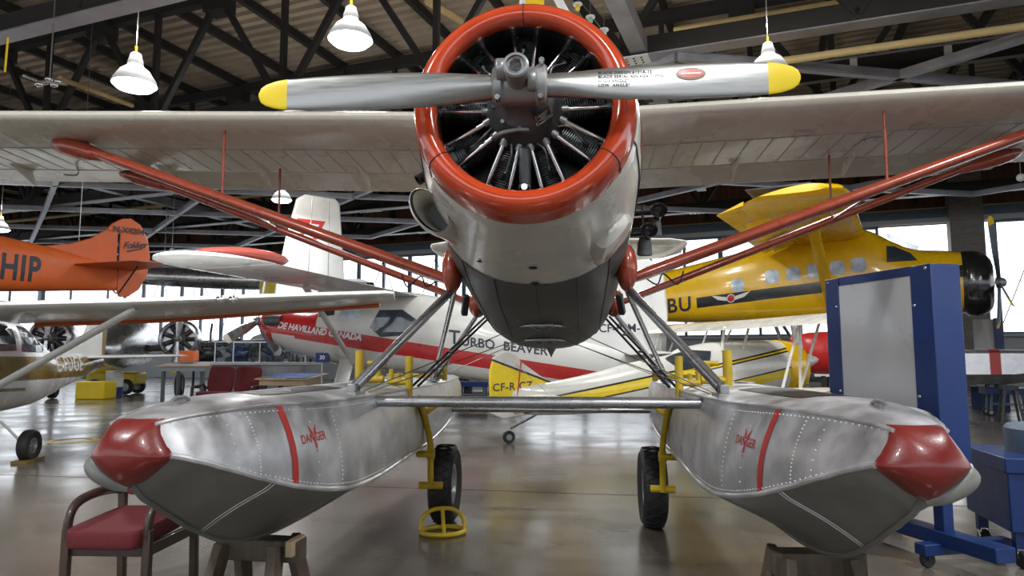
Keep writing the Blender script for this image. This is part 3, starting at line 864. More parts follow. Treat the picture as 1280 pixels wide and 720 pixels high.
# ---- beaching gear: two yellow welded frames with a wheel each
for s in (-1,1):
    g = empty('beaching_gear', fpw(s*.93,3.2,0), -YAW,
              'yellow tube beaching gear with black wheel under the '+('left' if s<0 else 'right')+' float as seen in the photo','beaching gear', 'beaching gear under the floats')
    def L(x,y,z): return V((s*(x-.93), y-3.2, z))
    wheel(g, L(.93,3.2,.345), .345, .21, (1,0,.0), 'tyre_wheel', True, .52)
    MB().tube([L(1.03,2.15,1.50),L(1.03,2.15,1.17)],.030,14).build('post', M['yellow'], g)
    MB().tube([L(.985,2.30,1.17),L(.975,2.50,1.0),L(.965,2.60,.86),L(.96,2.66,.76),L(.96,2.68,.40)],.026,14).build('lower_post', M['yellow'], g)
    MB().tube([L(.99,2.50,1.02),L(.86,2.52,1.12)],.022,12).build('stub_bar', M['yellow'], g)
    MB().tube([L(1.08,2.67,.68),L(.94,2.67,.68)],.028,12).build('pivot_tube', M['yellow'], g)
    MB().lathe([(.001,-.03),(.045,-.03),(.045,.03),(.001,.03)],L(.96,2.67,.68),(1,0,0),18).build('pivot_collar', M['yellow'], g)
    MB().tube([L(1.06,2.68,.42),L(.86,2.70,.42)],.03,12).build('foot_bar', M['yellow'], g)
    MB().tube([L(.94,2.68,.42),L(.96,3.2,.345)],.026,12).build('axle_arm', M['yellow'], g)
    MB().tube([L(1.03,2.15,1.30),L(1.20,2.15,1.30)],.026,12).build('deck_bar', M['yellow'], g)
    MB().tube([L(1.17,2.15,1.29),L(1.17,2.15,1.40)],.018,10).tube([L(1.11,2.15,1.29),L(1.11,2.15,1.37)],.018,10).build('deck_peg', M['yellow'], g)
    # clamp at the front strut
    MB().tube([L(1.30,1.75,1.28),L(1.30,1.75,1.54)],.032,14).build('clamp_post', M['yellow'], g)
    MB().tube([L(1.30,1.75,1.335),L(1.12,1.75,1.335)],.028,12).build('clamp_bar', M['yellow'], g)
    MB().tube([L(1.16,1.75,1.335),L(1.16,1.75,1.45)],.022,12).tube([L(1.24,1.75,1.45),L(1.10,1.75,1.45)],.018,12).build('clamp_handle', M['yellow'], g)
    MB().bar(L(1.0,3.6,1.30),L(1.6,3.6,1.30),.06,.05).build('rear_bar', M['yellow'], g, bevel=.008)
    MB().tube([L(1.02,3.6,1.26),L(1.02,3.6,1.46)],.026,12).build('rear_post', M['yellow'], g)
# ---- yellow ring chock on the floor
rc = empty('wheel_chock', (at(553,664,6.0).x, 6.02, 0), R(10), 'yellow tubular ring chock lying on the floor before the left wheel', 'chock')
rx,ry = .185,.15
MB().tube([(rx*cos(2*pi*k/36),ry*sin(2*pi*k/36),.022) for k in range(37)],.020,10).build('base_ring', M['yellow'], rc)
MB().tube(smooth_path([(-rx,.02,.03),(-rx*.95,.03,.12),(-.10,.04,.185),(.0,.04,.20),(.10,.04,.185),(rx*.95,.03,.12),(rx,.02,.03)],6),.018,10).build('top_hoop', M['yellow'], rc)
MB().tube([(0,.04,.20),(0,-ry,.03)],.016,10).build('cross_tube', M['yellow'], rc)
# ---- timber trestles under the keels
for s in (-1,1):
    p = fpw(s*(OX+(.03 if s<0 else .03)),.55); zt = .528
    t = empty('trestle', p, -YAW+R(4*s), 'rough timber trestle propping the keel of the '+('left' if s<0 else 'right')+' float', 'trestle', 'trestles under the floats')
    MB().box((0,0,zt-.055),(.46,.13,.11)).build('top_beam', M['wood'], t, bevel=.008)
    for a in (-.17,.13):
        for b in (-1,1):
            MB().bar((a+b*0,b*.09,zt-.02),(a+(.05 if a>0 else -.05),b*.26,0),.11,.05,up=(1,0,0)).build('leg', M['wood'], t, bevel=.006)
    MB().box((.0,-.16,.22),(.46,.03,.10)).build('cross_board', M['wood'], t, bevel=.005)
    if s < 0: MB().box((.205,-.02,zt-.03),(.04,.16,.08)).build('wedge', M['tablewood'], t, bevel=.004)
# ---- red upholstered chair under the left float
ch = empty('armchair', (-2.36,4.42,0), R(-3), 'red upholstered wooden armchair standing under the left float bow', 'chair')
W_ = .245
for sx in (-1,1):
    MB().bar((sx*W_,-.26,0),(sx*W_,-.26,.49),.045,.05).build('leg', M['chairwood'], ch, bevel=.008)
    MB().bar((sx*W_,.30,0),(sx*W_,.26,.62),.045,.05).build('leg', M['chairwood'], ch, bevel=.008)
    MB().tube(smooth_path([(sx*W_,-.26,.44),(sx*W_,-.255,.54),(sx*W_,-.20,.615),(sx*W_,-.08,.645),(sx*W_,.10,.645),(sx*W_,.27,.62)],6),.030,12,.8).build('armrest', M['chairwood'], ch)
    MB().bar((sx*W_,-.26,.37),(sx*W_,.28,.37),.03,.07).build('side_rail', M['chairwood'], ch, bevel=.006)
def cushion(w,d,h):
    m_ = MB(); rg = []
    for t in range(13):
        a = -pi/2+pi*t/12; k = abs(cos(a))**.35
        e = []
        for j in range(40):
            q = 2*pi*j/40
            e.append(V((math.copysign(abs(cos(q))**.28,cos(q))*w*(.9+.1*k), math.copysign(abs(sin(q))**.28,sin(q))*d*(.9+.1*k), sin(a)*h)))
        rg.append(e)
    return m_.loft(rg)
c_ = cushion(.235,.29,.055); c_.xf(Matrix.Translation((0,-.05,.455)) @ Matrix.Rotation(R(3),4,'X')).build('seat', M['redfabric'], ch)
c_ = cushion(.245,.20,.04); c_.xf(Matrix.Translation((0,.29,.78)) @ Matrix.Rotation(R(78),4,'X')).build('backrest', M['redfabric'], ch)
MB().bar((-W_,-.24,.36),(W_,-.24,.36),.03,.06).build('front_rail', M['chairwood'], ch, bevel=.005)
# ---- blue display board on its wheeled frame
A = at(1031,352,6.15); B = at(1163,329,5.02)
A.z = B.z = 2.18
ex = V((B.x-A.x,B.y-A.y,0)); Lb = ex.length; ang = atan2(ex.y,ex.x)
db = empty('display_board', (A.x,A.y,0), ang, 'tall blue display board holding a white plastic sheet, beside the right float', 'display board')
# local: x along the face from left (far) to right (near), -y towards the viewer side, thickness into +y
T = .26; zt, zb = 2.18, .70
zl = 2.16
fm = MB()
fw = .20
fm.box((fw*.42,T/2,(zt+zb)/2),(fw*.84,T,zt-zb)).build('frame_post', M['blue'], db, bevel=.006)
MB().box((Lb-.10,T/2,(zt+zb)/2),(.20,T,zt-zb)).build('frame_post', M['blue'], db, bevel=.006)
MB().box((Lb/2,T/2,zt-.035),(Lb-.36,T-.004,.07)).build('top_rail', M['blue'], db)
MB().box((Lb/2,T/2,zb+.06),(Lb-.36,T-.004,.12)).build('bottom_rail', M['blue'], db)
MB().box((Lb/2,T*.8,(zt+zb)/2),(Lb-.36,.02,zt-zb-.1)).build('back_panel', M['blue'], db)
sh = MB(); rg = []
for i in range(9):
    z = zb+.12+(zt-.07-zb-.12)*i/8
    rg.append([V((fw*.84+(Lb-.20-fw*.84)*j/8, -.004+.03*sin(pi*j/8)*sin(pi*i/8)+.012, z)) for j in range(9)])
sh.loft(rg,closed=False,caps=False).build('white_sheet', M['panel'], db)
for (x,z) in [(fw*.2,zt-.03),(Lb-.05,zt-.03),(Lb-.17,zt-.3),(Lb-.17,1.2),(fw*.7,zt-.25),(fw*.7,1.2)]:
    MB().sph((x,-.002,z),.012,(1,.5,1),10,6).build('screw', M['chrome'], db)
# legs and base
for (x) in (.08,Lb-.08):
    MB().bar((x,.06,.10),(x,.06,zb+.02),.09,.09,up=(0,1,0)).build('leg', M['blue'], db, bevel=.006)
    MB().bar((x,-.16,.13),(x,T+.35,.13),.10,.08).build('cross_foot', M['blue'], db, bevel=.006)
    for y in (-.10,T+.28):
        cs = MB().box((x,y,.085-.065+.06),(.06,.03,.05)).lathe([(.001,-.02),(.05,-.02),(.055,-.012),(.055,.012),(.05,.02),(.001,.02)],(x,y,.056),(1,0,0),20)
        cs.build('caster', M['rubber'], db)
MB().bar((-.15,.06,.20),(Lb+.40,.06,.20),.16,.10).build('base_beam', M['blue'], db, bevel=.006)
MB().bar((.08,.06,.52),(Lb-.08,.06,.52),.05,.10).build('stretcher', M['blue'], db, bevel=.005)
# ---- blue wheeled bin in front of the board's right side
bb = empty('wheeled_cart', (at(1255,600,5.35).x+.36, 5.30, 0), R(-14), 'low blue wheeled cart with canvas cover at the right edge beside the display board', 'cart')
MB().box((0,0,.46),(.95,.80,.42)).build('cart_box', M['blue'], bb, bevel=.01)
MB().box((0,0,.72),(.99,.84,.11)).build('rim', M['blue'], bb, bevel=.008)
MB().lathe([(.40,.0),(.40,.18),(.38,.205),(.001,.22)],(.10,.0,.77),(0,0,1),40).build('drum_lid', M['steelblue'], bb)
for sx in (-.40,.40):
    for sy in (-.32,.32):
        lg = MB().box((sx,sy,.19),(.07,.07,.16)).build('leg', M['blue'], bb, bevel=.004)
        cs = MB().lathe([(.001,-.02),(.055,-.02),(.062,-.012),(.062,.012),(.055,.02),(.001,.02)],(sx,sy-.03,.062),(1,.3,0),22).build('caster', M['rubber'], lg)
        MB().box((sx,sy-.01,.115),(.055,.05,.03)).bar((sx-.028,sy,.12),(sx-.028,sy-.03,.06),.006,.04).bar((sx+.028,sy,.12),(sx+.028,sy-.03,.06),.006,.04).build('caster_fork', M['chrome'], cs)
for sx in (-1,1):
    MB().sph((sx*.35,-.422,.72),.014,(1,.4,1),10,6).build('screw', M['chrome'], bb)
# ---- yellow painted disc on the floor
fd = MB().lathe([(.30,.004),(.40,.004),(.42,.001)], (0,0,0),(0,0,1),48)
p = at(91,551,0.1)
dd = EYE/ ( -(at(91,551,1.).z-EYE) )
o = fd.build('floor_marking', M['yellow'], None, loc=(at(91,551,dd).x*0,0,0)); o.location = (at(91,551,dd).x, dd, .001)
tag(o,'round yellow ring painted on the concrete behind the small wheel at left','floor marking')
# ================================================================== background aircraft (local: +x nose, +y left wing, z up, root on the floor)
def aroot(name, p, nose, label, cat='airplane', group=None):
    return empty(name, (p[0],p[1],0), atan2(nose[1],nose[0]), label, cat, group)
def xsec(rows, per=4, N=32):
    """rows: x, half width, z top, z bottom, (exponent)"""
    out = []
    for r in smooth_rows([list(q)+([2.2] if len(q) < 5 else []) for q in rows], per):
        zc = (r[2]+r[3])/2
        out.append(ring(r[0], max(r[1],.004), r[2], r[3], zc, zc, max(1.6,r[4]), N, 'x'))
    return out
def wingmesh(stations, th=.13):
    """stations: (y, x of leading edge, z, chord, twist deg)"""
    rg = []
    for y,x,z,c,tw in stations:
        a = R(tw); rg.append(airfoil_ring((x,y,z),(-cos(a),0,-sin(a)),(-sin(a),0,cos(a)),c,th))
    return MB().loft(rg)
def finmesh(poly, y=0, t=.08):
    return MB().prism(poly,(0,y,0),(1,0,0),(0,0,1),t)
def side_win(bv, name, pts, parent, m, side, yo=2., off=.006):
    """window painted/let into the fuselage side; pts in (x,z)"""
    return decal(name, poly2d([(a*(1 if side<0 else -1),b) for a,b in pts]), m, parent, (0,side*yo,0), (1 if side<0 else -1,0,0), (0,0,1), bv, off, .12)
def rrect(cx,cz,w,h,r,n=5,sk=0.):
    P = []
    for (sx,sz,a0) in ((1,1,0),(-1,1,pi/2),(-1,-1,pi),(1,-1,3*pi/2)):
        for i in range(n+1):
            a = a0+pi/2*i/n
            z = sz*(h/2-r)+r*sin(a); P.append((cx+sx*(w/2-r)+r*cos(a)+sk*z, cz+z))
    return P
def prop3(parent, c, axis, n, rad, w, m, tipm, ph=0., name='propeller'):
    ax = V(axis).normalized(); x = ax.orthogonal().normalized()
    z = V((0,0,1)); u0 = (z-ax*z.dot(ax)).normalized(); v0 = ax.cross(u0)
    h = MB().lathe([(.001,-.1),(rad*.07,-.08),(rad*.08,.02),(rad*.05,.12),(.001,.16)],c,ax,20).build(name, M['hubgrey'], parent)
    for k in range(n):
        a = ph+2*pi*k/n; d = u0*cos(a)+v0*sin(a); s = ax.cross(d)
        for (t0,t1,mm,nm) in ((.05,.86,m,'blade'),(.86,1.,tipm,'blade_tip')):
            rg = []
            for i in range(7):
                t = t0+(t1-t0)*i/6
                ww = w*(.45+1.3*t)*(1 if t < .35 else 1)*(min(1,1.15-.15*t)) if t < .4 else w*(.97+.03)*sqrt(max(.02,1-max(0,(t-.9)/.1)**2))
                rg.append([V(c)+d*(rad*t)+(s*cos(.5)+ax*sin(.5))*(ww*cos(2*pi*j/14))+(ax*cos(.5)-s*sin(.5))*(.02*sin(2*pi*j/14)) for j in range(14)])
            MB().loft(rg).build(nm, mm, h)
    return h

# ------------------------------------------------------------ orange monoplane, upper left
ok = aroot('orange_monoplane', (at(153,300,17.5).x,17.5), (-.62,-.785), 'orange fabric monoplane with dark lettering hung high at the left edge')
# x=0 at the rudder post; fuselage runs forward to +x
rows = [(-.05,.05,3.75,3.10),(.6,.20,3.92,3.05),(1.6,.42,4.15,2.95),(2.8,.6,4.34,2.84),(4.2,.72,4.48,2.76),(6.0,.80,4.6,2.7),(7.2,.78,4.5,2.72),(8.2,.5,4.25,2.9)]
rows = [(r[0],r[1]*.8,3.52+(r[2]-3.52)*.86,3.52+(r[3]-3.52)*.86,3.2) for r in rows]
F_ = MB().loft(xsec(rows)); F_.build('fuselage', M['orange'], ok); bvo = F_.bvh()
fz = 3.55
finp = [(1.75,4.10),(1.2,4.22),(.75,4.42),(.42,4.68),(.12,4.68),(.1,3.2),(.6,3.3)]
finmesh(finp,0,.07).build('fin', M['orange'], ok, bevel=.02)
rud = [(.40,4.68),(.28,4.86),(.05,5.02),(-.17,5.06),(-.42,4.92),(-.62,4.55),(-.70,4.1),(-.64,3.6),(-.46,3.22),(-.2,3.02),(.0,3.0),(.07,3.1),(.07,4.66)]
rd = finmesh(rud,0,.08).build('rudder', M['orange'], ok, bevel=.02)
# nearer side is local +y (left), since the nose points left
sN = 1
MB().tube([(.085,sN*.05,4.66),(.085,sN*.05,3.2)],.012,5).build('rudder_hinge_line', M['navy'], rd)
wingmesh([(-2.1,.5,3.70,.7,0),(-1.2,.85,3.70,1.2,0),(0,1.25,3.70,1.55,0),(1.2,.85,3.70,1.2,0),(2.1,.5,3.70,.7,0)],.05).build('tailplane', M['orange'], ok)
for sy in (-1,1): MB().tube([(.1,sy*1.2,3.68),(.05,sy*.1,3.1)],.02,8).build('tail_strut', M['navy'], ok)
decal('registration_lettering', text2d('N-X4204', .21, bold=.006, space=.95), M['navy'], rd, (-.12,.075,4.72), (-1,0,0),(0,0,1), None, 0, 0)
sc_ = text2d('Fokker', .24, shear=.45, bold=.004, space=.85)
sw = poly2d([(-.20,-.13),(.18,-.08),(.19,-.105),(-.18,-.17)])
decal('script_lettering', merge2d(sc_, sw), M['navy'], rd, (-.28,.075,4.36), V((-1,0,.14)),(0.14,0,1), None, 0, 0)
sh_ = text2d('SHIP', .80, bold=.022, space=1.12)
decal('fuselage_lettering', ([(a*.62,b) for a,b in sh_[0]],sh_[1]), M['navy'], ok, (2.42,2,3.46), (-1,0,-.02),(-.02,0,1), bvo, .014, .2)
for (x,y) in ((1.0,.0),(5.2,0)):
    MB().tube([(x,y,3.9),(x,y,11.2)],.008,6).build('hanging_cable', M['wire'], ok)
MB().tube([(4.1,1.4,4.0),(4.6,1.1,2.7)],.02,8).build('brace_rod', M['white'], ok)

# ------------------------------------------------------------ white and gold high-wing airplane, left
c0 = (-8.07,9.45)
cs = aroot('high_wing_airplane', c0, (.14,-.99), 'white and gold high-wing light airplane with long strutted wing crossing the left side')
gold = (.19,.125,.018)
mcs = mat('white_gold_fuselage_paint', (.70,.71,.72), .25, var=.05, scale=2, coat=.5, bands=[(1.12,.005,1.50,.005,-6.2,1.8,gold),(.98,.02,1.03,.02,-1.6,1.8,gold)])
rows = [(1.9,.25,1.45,.85,2.4),(1.5,.42,1.62,.68,2.6),(.6,.54,1.75,.60,3),(.2,.56,2.08,.60,3.2),(-.4,.57,2.14,.60,3.2),(-1.6,.55,2.10,.62,3),(-2.4,.47,1.80,.66,2.6),(-2.9,.38,1.62,.74,2.4),(-3.6,.27,1.56,.88,2.2),(-4.8,.14,1.54,1.10,2.2),(-5.5,.05,1.50,1.25,2)]
F_ = MB().loft(xsec(rows)); F_.build('fuselage', mcs, cs); bvc = F_.bvh()
for sd in (1,-1):
    side_win(bvc,'side_window',[(-.15,2.04),(.32,2.02),(.62,1.62),(-.15,1.60)],cs,M['window'],sd)
    side_win(bvc,'side_window',[(-.25,2.0),(-1.15,1.98),(-1.2,1.58),(-.25,1.56)],cs,M['window'],sd)
    side_win(bvc,'side_window',[(-1.35,1.98),(-1.6,1.95),(-2.3,1.66),(-2.1,1.56),(-1.35,1.57)],cs,M['window'],sd)
    decal('registration_lettering', text2d('C-FUGE', .40, shear=.25, bold=.004, space=1.05), M['white2'], cs, (-3.5,sd*2,1.34), (-sd,0,0),(0,0,1), bvc, .003, .05)
HS = 6.35
for sd in (1,-1):
    w = wingmesh([(sd*.5,.35,2.16,1.55,6),(sd*2.6,.35,2.24,1.55,6),(sd*(HS-1.0),.28,2.38,1.2,5),(sd*(HS-.12),.18,2.43,1.02,4),(sd*HS,.0,2.44,.7,4)],.12)
    wo = w.build('wing', M['white2'], cs)
    te = [(x_, sd*y, z_) for y,x_,z_ in ((.8,-1.21,1.985),(2.6,-1.21,2.06),(HS-1.0,-.935,2.265),(HS-.25,-.85,2.32))]
    MB().tube([V(p) for p in te],.05,10,.7).build('wing_trailing_edge', M['orange'], wo)
    MB().tube([(.15,sd*.55,.78),(.08,sd*2.75,2.17)],.085,16,.55,up=(0,1,0)).build('wing_strut', M['white2'], cs)
    MB().tube(smooth_path([(-.35,sd*.45,.66),(-.40,sd*.8,.58),(-.42,sd*1.12,.26)],5),.035,10,.5).build('gear_leg', M['white2'], cs)
    wheel(cs,(-.42,sd*1.22,.225),.225,.155,(0,1,0),'main_wheel')
    MB().box((-.42,sd*1.22,.02),(.5,.2,.04)).build('gear_chock', M['goldpaint'], cs)
    if sd > 0:
        for y in (3.95,4.12):
            MB().sph((.325,sd*y,2.30),.07,(.5,1,.8),14,8).build('landing_light', M['chrome'], wo)
    wingmesh([(sd*.05,-4.55,1.46,.95,0),(sd*1.75,-4.8,1.50,.62,0),(sd*1.85,-4.9,1.50,.4,0)],.09).build('tailplane', M['white2'], cs)
finmesh([(-3.3,1.56),(-4.5,1.75),(-5.1,2.55),(-5.7,2.55),(-5.55,1.4),(-4.5,1.5)],0,.07).build('fin', M['white2'], cs, bevel=.02)
finmesh([(-5.38,2.45),(-5.42,1.45),(-5.52,1.45),(-5.66,2.45)],0,.085).build('rudder_stripe', M['goldpaint'], cs)
wheel(cs,(1.35,0,.19),.19,.13,(0,1,0),'nose_wheel'); MB().tube([(1.3,0,.19),(1.2,0,.8)],.03,10).build('nose_leg', M['white2'], cs)

# ------------------------------------------------------------ white and red turboprop bush plane in the middle
tb = aroot('turboprop_airplane', (-3.5,17.6), (-.97,.243), 'white bush airplane with red nose and long red stripe behind the left float struts')
red = (.45,.022,.022)
mtb = mat('white_red_fuselage_paint', (.60,.59,.56), .3, var=.06, scale=1.6, coat=.4,
          bands=[(1.66,.145,2.03,.155,-9,2.0,red),(1.75,.13,3.2,0,1.35,2.9,red),(1.2,0,3.2,0,2.75,4,red)])
rows = [(3.35,.05,2.50,2.36),(3.2,.22,2.60,2.1),(2.9,.36,2.66,1.85),(2.3,.46,2.66,1.62),(1.5,.56,2.64,1.42,2.6),(1.0,.66,2.90,1.30,2.9),(.4,.72,3.12,1.22,3.2),(-.6,.74,3.14,1.12,3.2),(-1.8,.70,2.95,1.0,3),(-3.2,.55,2.50,.86,2.6),(-5.0,.34,1.95,.72,2.3),(-6.6,.17,1.55,.70,2.2),(-7.7,.04,1.3,.80,2)]
F_ = MB().loft(xsec(rows)); F_.build('fuselage', mtb, tb); bvt = F_.bvh()
sd = 1
side_win(bvt,'cabin_window',[(-.45,2.62),(-1.05,2.62),(-1.45,2.35),(-1.25,2.0),(-.5,1.96),(-.2,2.2)],tb,M['window'],sd)
side_win(bvt,'cockpit_window',[(1.42,2.62),(1.05,2.86),(.80,2.86),(.80,2.52),(1.30,2.48)],tb,M['window'],sd)
side_win(bvt,'door_window',[(.70,2.88),(.1,2.88),(.05,2.42),(.66,2.42)],tb,M['palewindow'],sd)
tl = -.143
decal('fuselage_lettering', text2d('DE HAVILLAND CANADA', .225, shear=.3, bold=.007, space=.98), M['lampshade'], tb, (1.28,2,2.12), (-1,0,-.14),(-.14*0,0,1), bvt, .008, .12)
T1 = text2d('T',.46,bold=.008); T2 = text2d('URBO',.30,bold=.006,align='LEFT',space=1.02); T3 = text2d('BEAVER',.30,bold=.006,align='LEFT',space=1.02)
nm = merge2d(T1, ([(a+.16,b-.06) for a,b in T2[0]],T2[1]))
nm2 = ([(a+1.17,b-.06) for a,b in T3[0]],T3[1])
for nm in (nm,nm2): decal('name_lettering', nm, M['navy'], tb, (-2.36,2,1.93), (-1,0,-.12),(0,0,1), bvt, .008, .15)
for s2 in (1,-1):
    w = wingmesh([(s2*.3,.55,3.06,1.9,3),(s2*6.6,.5,3.02,1.9,2)],.13)
    wo = w.build('wing', M['white2'], tb)
    rg = []
    for (y,k) in ((6.6,1),(6.95,.97),(7.2,.85),(7.33,.6),(7.38,.25)):
        rg.append(airfoil_ring((.5-(1-k)*.5,s2*y,3.02+(1-k)*.05),(-1,0,-.03),(-.03,0,1),1.9*k,.13*(.5+.5*k)))
    tp = MB().loft(rg).build('wing_tip', M['white2'], wo)
    MB().sph((-.45,s2*6.2,3.14),1.,(.75,.85,.14),20,10).build('tip_tank', mat('dull_red_tip',(.35,.06,.045),.4), wo)
    MB().tube([(.25,s2*.66,1.32),(.0,s2*3.4,2.95)],.085,16,.45,up=(0,1,0)).build('wing_strut', M['white2'], tb)
    MB().tube([(.5,s2*.5,1.4),(.45,s2*1.1,.42)],.2,14,.4,up=(0,1,0)).build('gear_leg', M['white2'], tb)
    wheel(tb,(.45,s2*1.28,.36),.36,.24,(0,1,0),'main_wheel')
    MB().lathe([(.001,.0),(.12,.02),(.15,.25),(.14,.5),(.12,.5),(.001,.35)],(2.95,s2*.36,2.42),(-1,0,0),18).build('exhaust_stack', M['gunmetal'], tb)
    wingmesh([(s2*.05,-6.3,1.55,1.3,0),(s2*2.6,-6.5,1.55,1.0,0)],.09).build('tailplane', M['white2'], tb)
finmesh([(-4.5,2.0),(-5.5,2.6),(-6.0,3.5),(-6.3,3.78),(-6.9,3.76),(-7.25,3.45),(-7.3,2.4),(-7.2,.95),(-6.6,.9)],0,.12).build('fin', M['white2'], tb, bevel=.04)
decal('tail_lettering', text2d('CF-PSM-', .27, bold=.004), M['navy'], tb, (-6.20,.065,2.14), (-1,0,0),(0,0,1), None, 0, 0)
finmesh([(-4.9,1.80),(-6.4,1.44),(-6.5,1.36),(-5.3,1.55)],.10,.05).build('tail_flash', M['redpaint'], tb)
finmesh([(-7.4,1.0),(-7.6,1.0),(-7.65,.2),(-7.5,.2)],0,.06).build('tail_leg', M['steel'], tb); wheel(tb,(-7.55,0,.16),.16,.1,(0,1,0),'tail_wheel')
prop3(tb,(3.4,0,2.43),(1,0,0.05),3,1.45,.13,M['silver'],M['white'],R(128))
# blue tag hung below its nose, red tow box
bc = MB().box((0,0,0),(.34,.03,.24)).build('hanging_sign', M['blue'], None, loc=None); bc.location = V(at(403,447,17.3)); bc.rotation_euler=(0,0,R(-6))
tag(bc,'small blue number placard under the red-nosed white airplane','sign')
decal('number_lettering', text2d('30',.14,bold=.003), M['lampshade'], bc, (0,-.017,0),(1,0,0),(0,0,1),None,0,0)
MB().tube([(0,0,-.12),(0,0.0,-bc.location.z)],.02,8).build('sign_post', M['steel'], bc)

# ------------------------------------------------------------ white airplane with tall numbered tail
nt_ = aroot('tall_tailed_airplane', (-6.5,22.3), (.80,.60), 'white airplane with tall square fin numbered in red, far behind the left wing')
F_ = MB().loft(xsec([(-.8,.05,3.0,2.4),(.5,.3,3.1,2.0),(2.5,.6,3.15,1.6),(5,.75,3.2,1.45),(7.5,.7,3.1,1.45),(9,.2,2.6,1.9)])); F_.build('fuselage', M['white2'], nt_)
rz = nt_.rotation_euler.z
fo_ = finmesh([(1.2,2.6),(.95,5.6),(.85,6.60),(.7,6.76),(-.35,6.76),(-.62,6.58),(-.9,5.4),(-1.15,4.0),(-1.25,3.1),(-1.2,2.7)],0,.14).build('fin', M['white2'], nt_, bevel=.05)
decal('number_lettering', text2d('77', .95, bold=.02), M['redpaint'], fo_, (-.15,-.075,5.55), (1,0,0),(0,0,1), None,0,0)
MB().tube([(-.12,-.075,6.65),(-.22,-.075,2.9)],.012,5).tube([(.45,-.075,6.65),(.5,-.075,2.9)],.012,5).build('rudder_line', M['hubgrey'], fo_)
wingmesh([(-4.2,.0,3.55,.9,0),(-.1,.6,2.75,1.7,0)],.09).build('tailplane', M['white2'], nt_)
wingmesh([(.1,.6,2.75,1.7,0),(3.2,.0,3.1,.9,0)],.09).build('tailplane', M['white2'], nt_)
for (x,y) in ((4.5,1.0),(4.5,-1.0),(7.5,0)):
    MB().tube([(x,y*.6,1.7),(x,y,.3)],.05,10).build('gear_leg', M['steel'], nt_); wheel(nt_,(x,y,.32),.32,.2,(0,1,0),'main_wheel')

# ------------------------------------------------------------ silver twin-engined airplane behind the light airplane
sv = aroot('twin_engine_airplane', (-14.9,27.0), (.30,-.954), 'bare silver twin-engined airplane with two round radial engines, far left')
F_ = MB().loft(xsec([(4.2,.05,1.9,1.6),(3.6,.45,2.25,1.2),(2.2,.7,2.75,1.05),(.5,.8,3.0,1.1),(-2,.7,2.7,1.2),(-5,.35,2.2,1.4),(-7,.1,2.0,1.7)])); F_.build('fuselage', M['silver'], sv)
for s2 in (1,-1):
    wingmesh([(s2*.6,1.2,1.75,2.6,3),(s2*7,.6,2.2,1.3,1)],.14).build('wing', M['silver'], sv)
    c = V((2.6,s2*2.05,2.12))
    na = MB().lathe([(.56,-.0),(.64,-.03),(.69,-.12),(.71,-.35),(.72,-.75),(.66,-.95),(.55,-1.6),(.3,-2.6),(.05,-3.4)],c,(1,0,0),40).lathe([(.56,0),(.54,-.1),(.54,-.4),(.001,-.42)],c,(1,0,0),40).build('nacelle', M['silver'], sv)
    MB().lathe([(.001,.08),(.12,.05),(.18,-.1),(.26,-.3),(.001,-.32)],c,(1,0,0),24).build('engine_nose', M['hubgrey'], na)
    for k in range(9):
        a = 2*pi*k/9; u = V((0,cos(a),sin(a)))
        MB().tube([c+u*.2+V((-.28,0,0)),c+u*.53+V((-.26,0,0))],.085,10).build('cylinder', M['gunmetal'], na)
        MB().tube([c+u*.2+V((-.14,.03,0)),c+u*.5+V((-.16,.04,0))],.015,6).build('pushrod_tube', M['chrome'], na)
    prop3(sv,c+V((.18,0,0)),(1,0,0),2,1.25,.12,M['silver'],M['tip'],R(6+170))
    MB().tube([c+V((-.8,0,-.6)),(1.8,s2*2.05,.42)],.09,10).build('gear_leg', M['steel'], sv)
    wheel(sv,(1.8,s2*2.05,.42),.42,.26,(0,1,0),'main_wheel')
    finmesh([(-6.2,1.6),(-6.0,2.6),(-6.5,3.1),(-7.2,2.6),(-7.3,1.6)],s2*2.2,.1).build('fin', M['silver'], sv)
wingmesh([(-2.3,-6.2,2.2,1,0),(2.3,-6.2,2.2,1,0)],.1).build('tailplane', M['silver'], sv)

# ------------------------------------------------------------ yellow-winged airplane far left
yw = aroot('yellow_winged_airplane', (-12.2,30.5), (-.93,-.36), 'dull yellow winged airplane with yellow tank seen beyond the white wing tip')
wingmesh([(-6,.6,5.6,2.0,2),(0,.6,5.2,2.3,2),(6.0,.6,5.35,2.0,2)],.13).build('wing', M['tan'], yw)
F_ = MB().loft(xsec([(5,.2,5.1,4.8),(4,.5,5.25,4.55),(1,.6,5.3,4.45),(-2,.55,5.2,4.5),(-6,.1,5.0,4.7)])); F_.build('fuselage', M['silver'], yw)
MB().lathe([(.001,.0),(.62,.02),(.66,.2),(.66,1.55),(.60,1.75),(.001,1.8)],(-1.5,2.9,3.3),(0,0,1),32).build('hanging_tank', M['bright_tank'], yw)
MB().tube([(-1.5,2.9,5.0),(-1.5,2.9,5.4)],.1,8).build('tank_strut', M['steel'], yw)
for x in (-3,3): MB().tube([(x,0,4.7),(x,0,11.2)],.015,6).build('hanging_cable', M['wire'], yw)

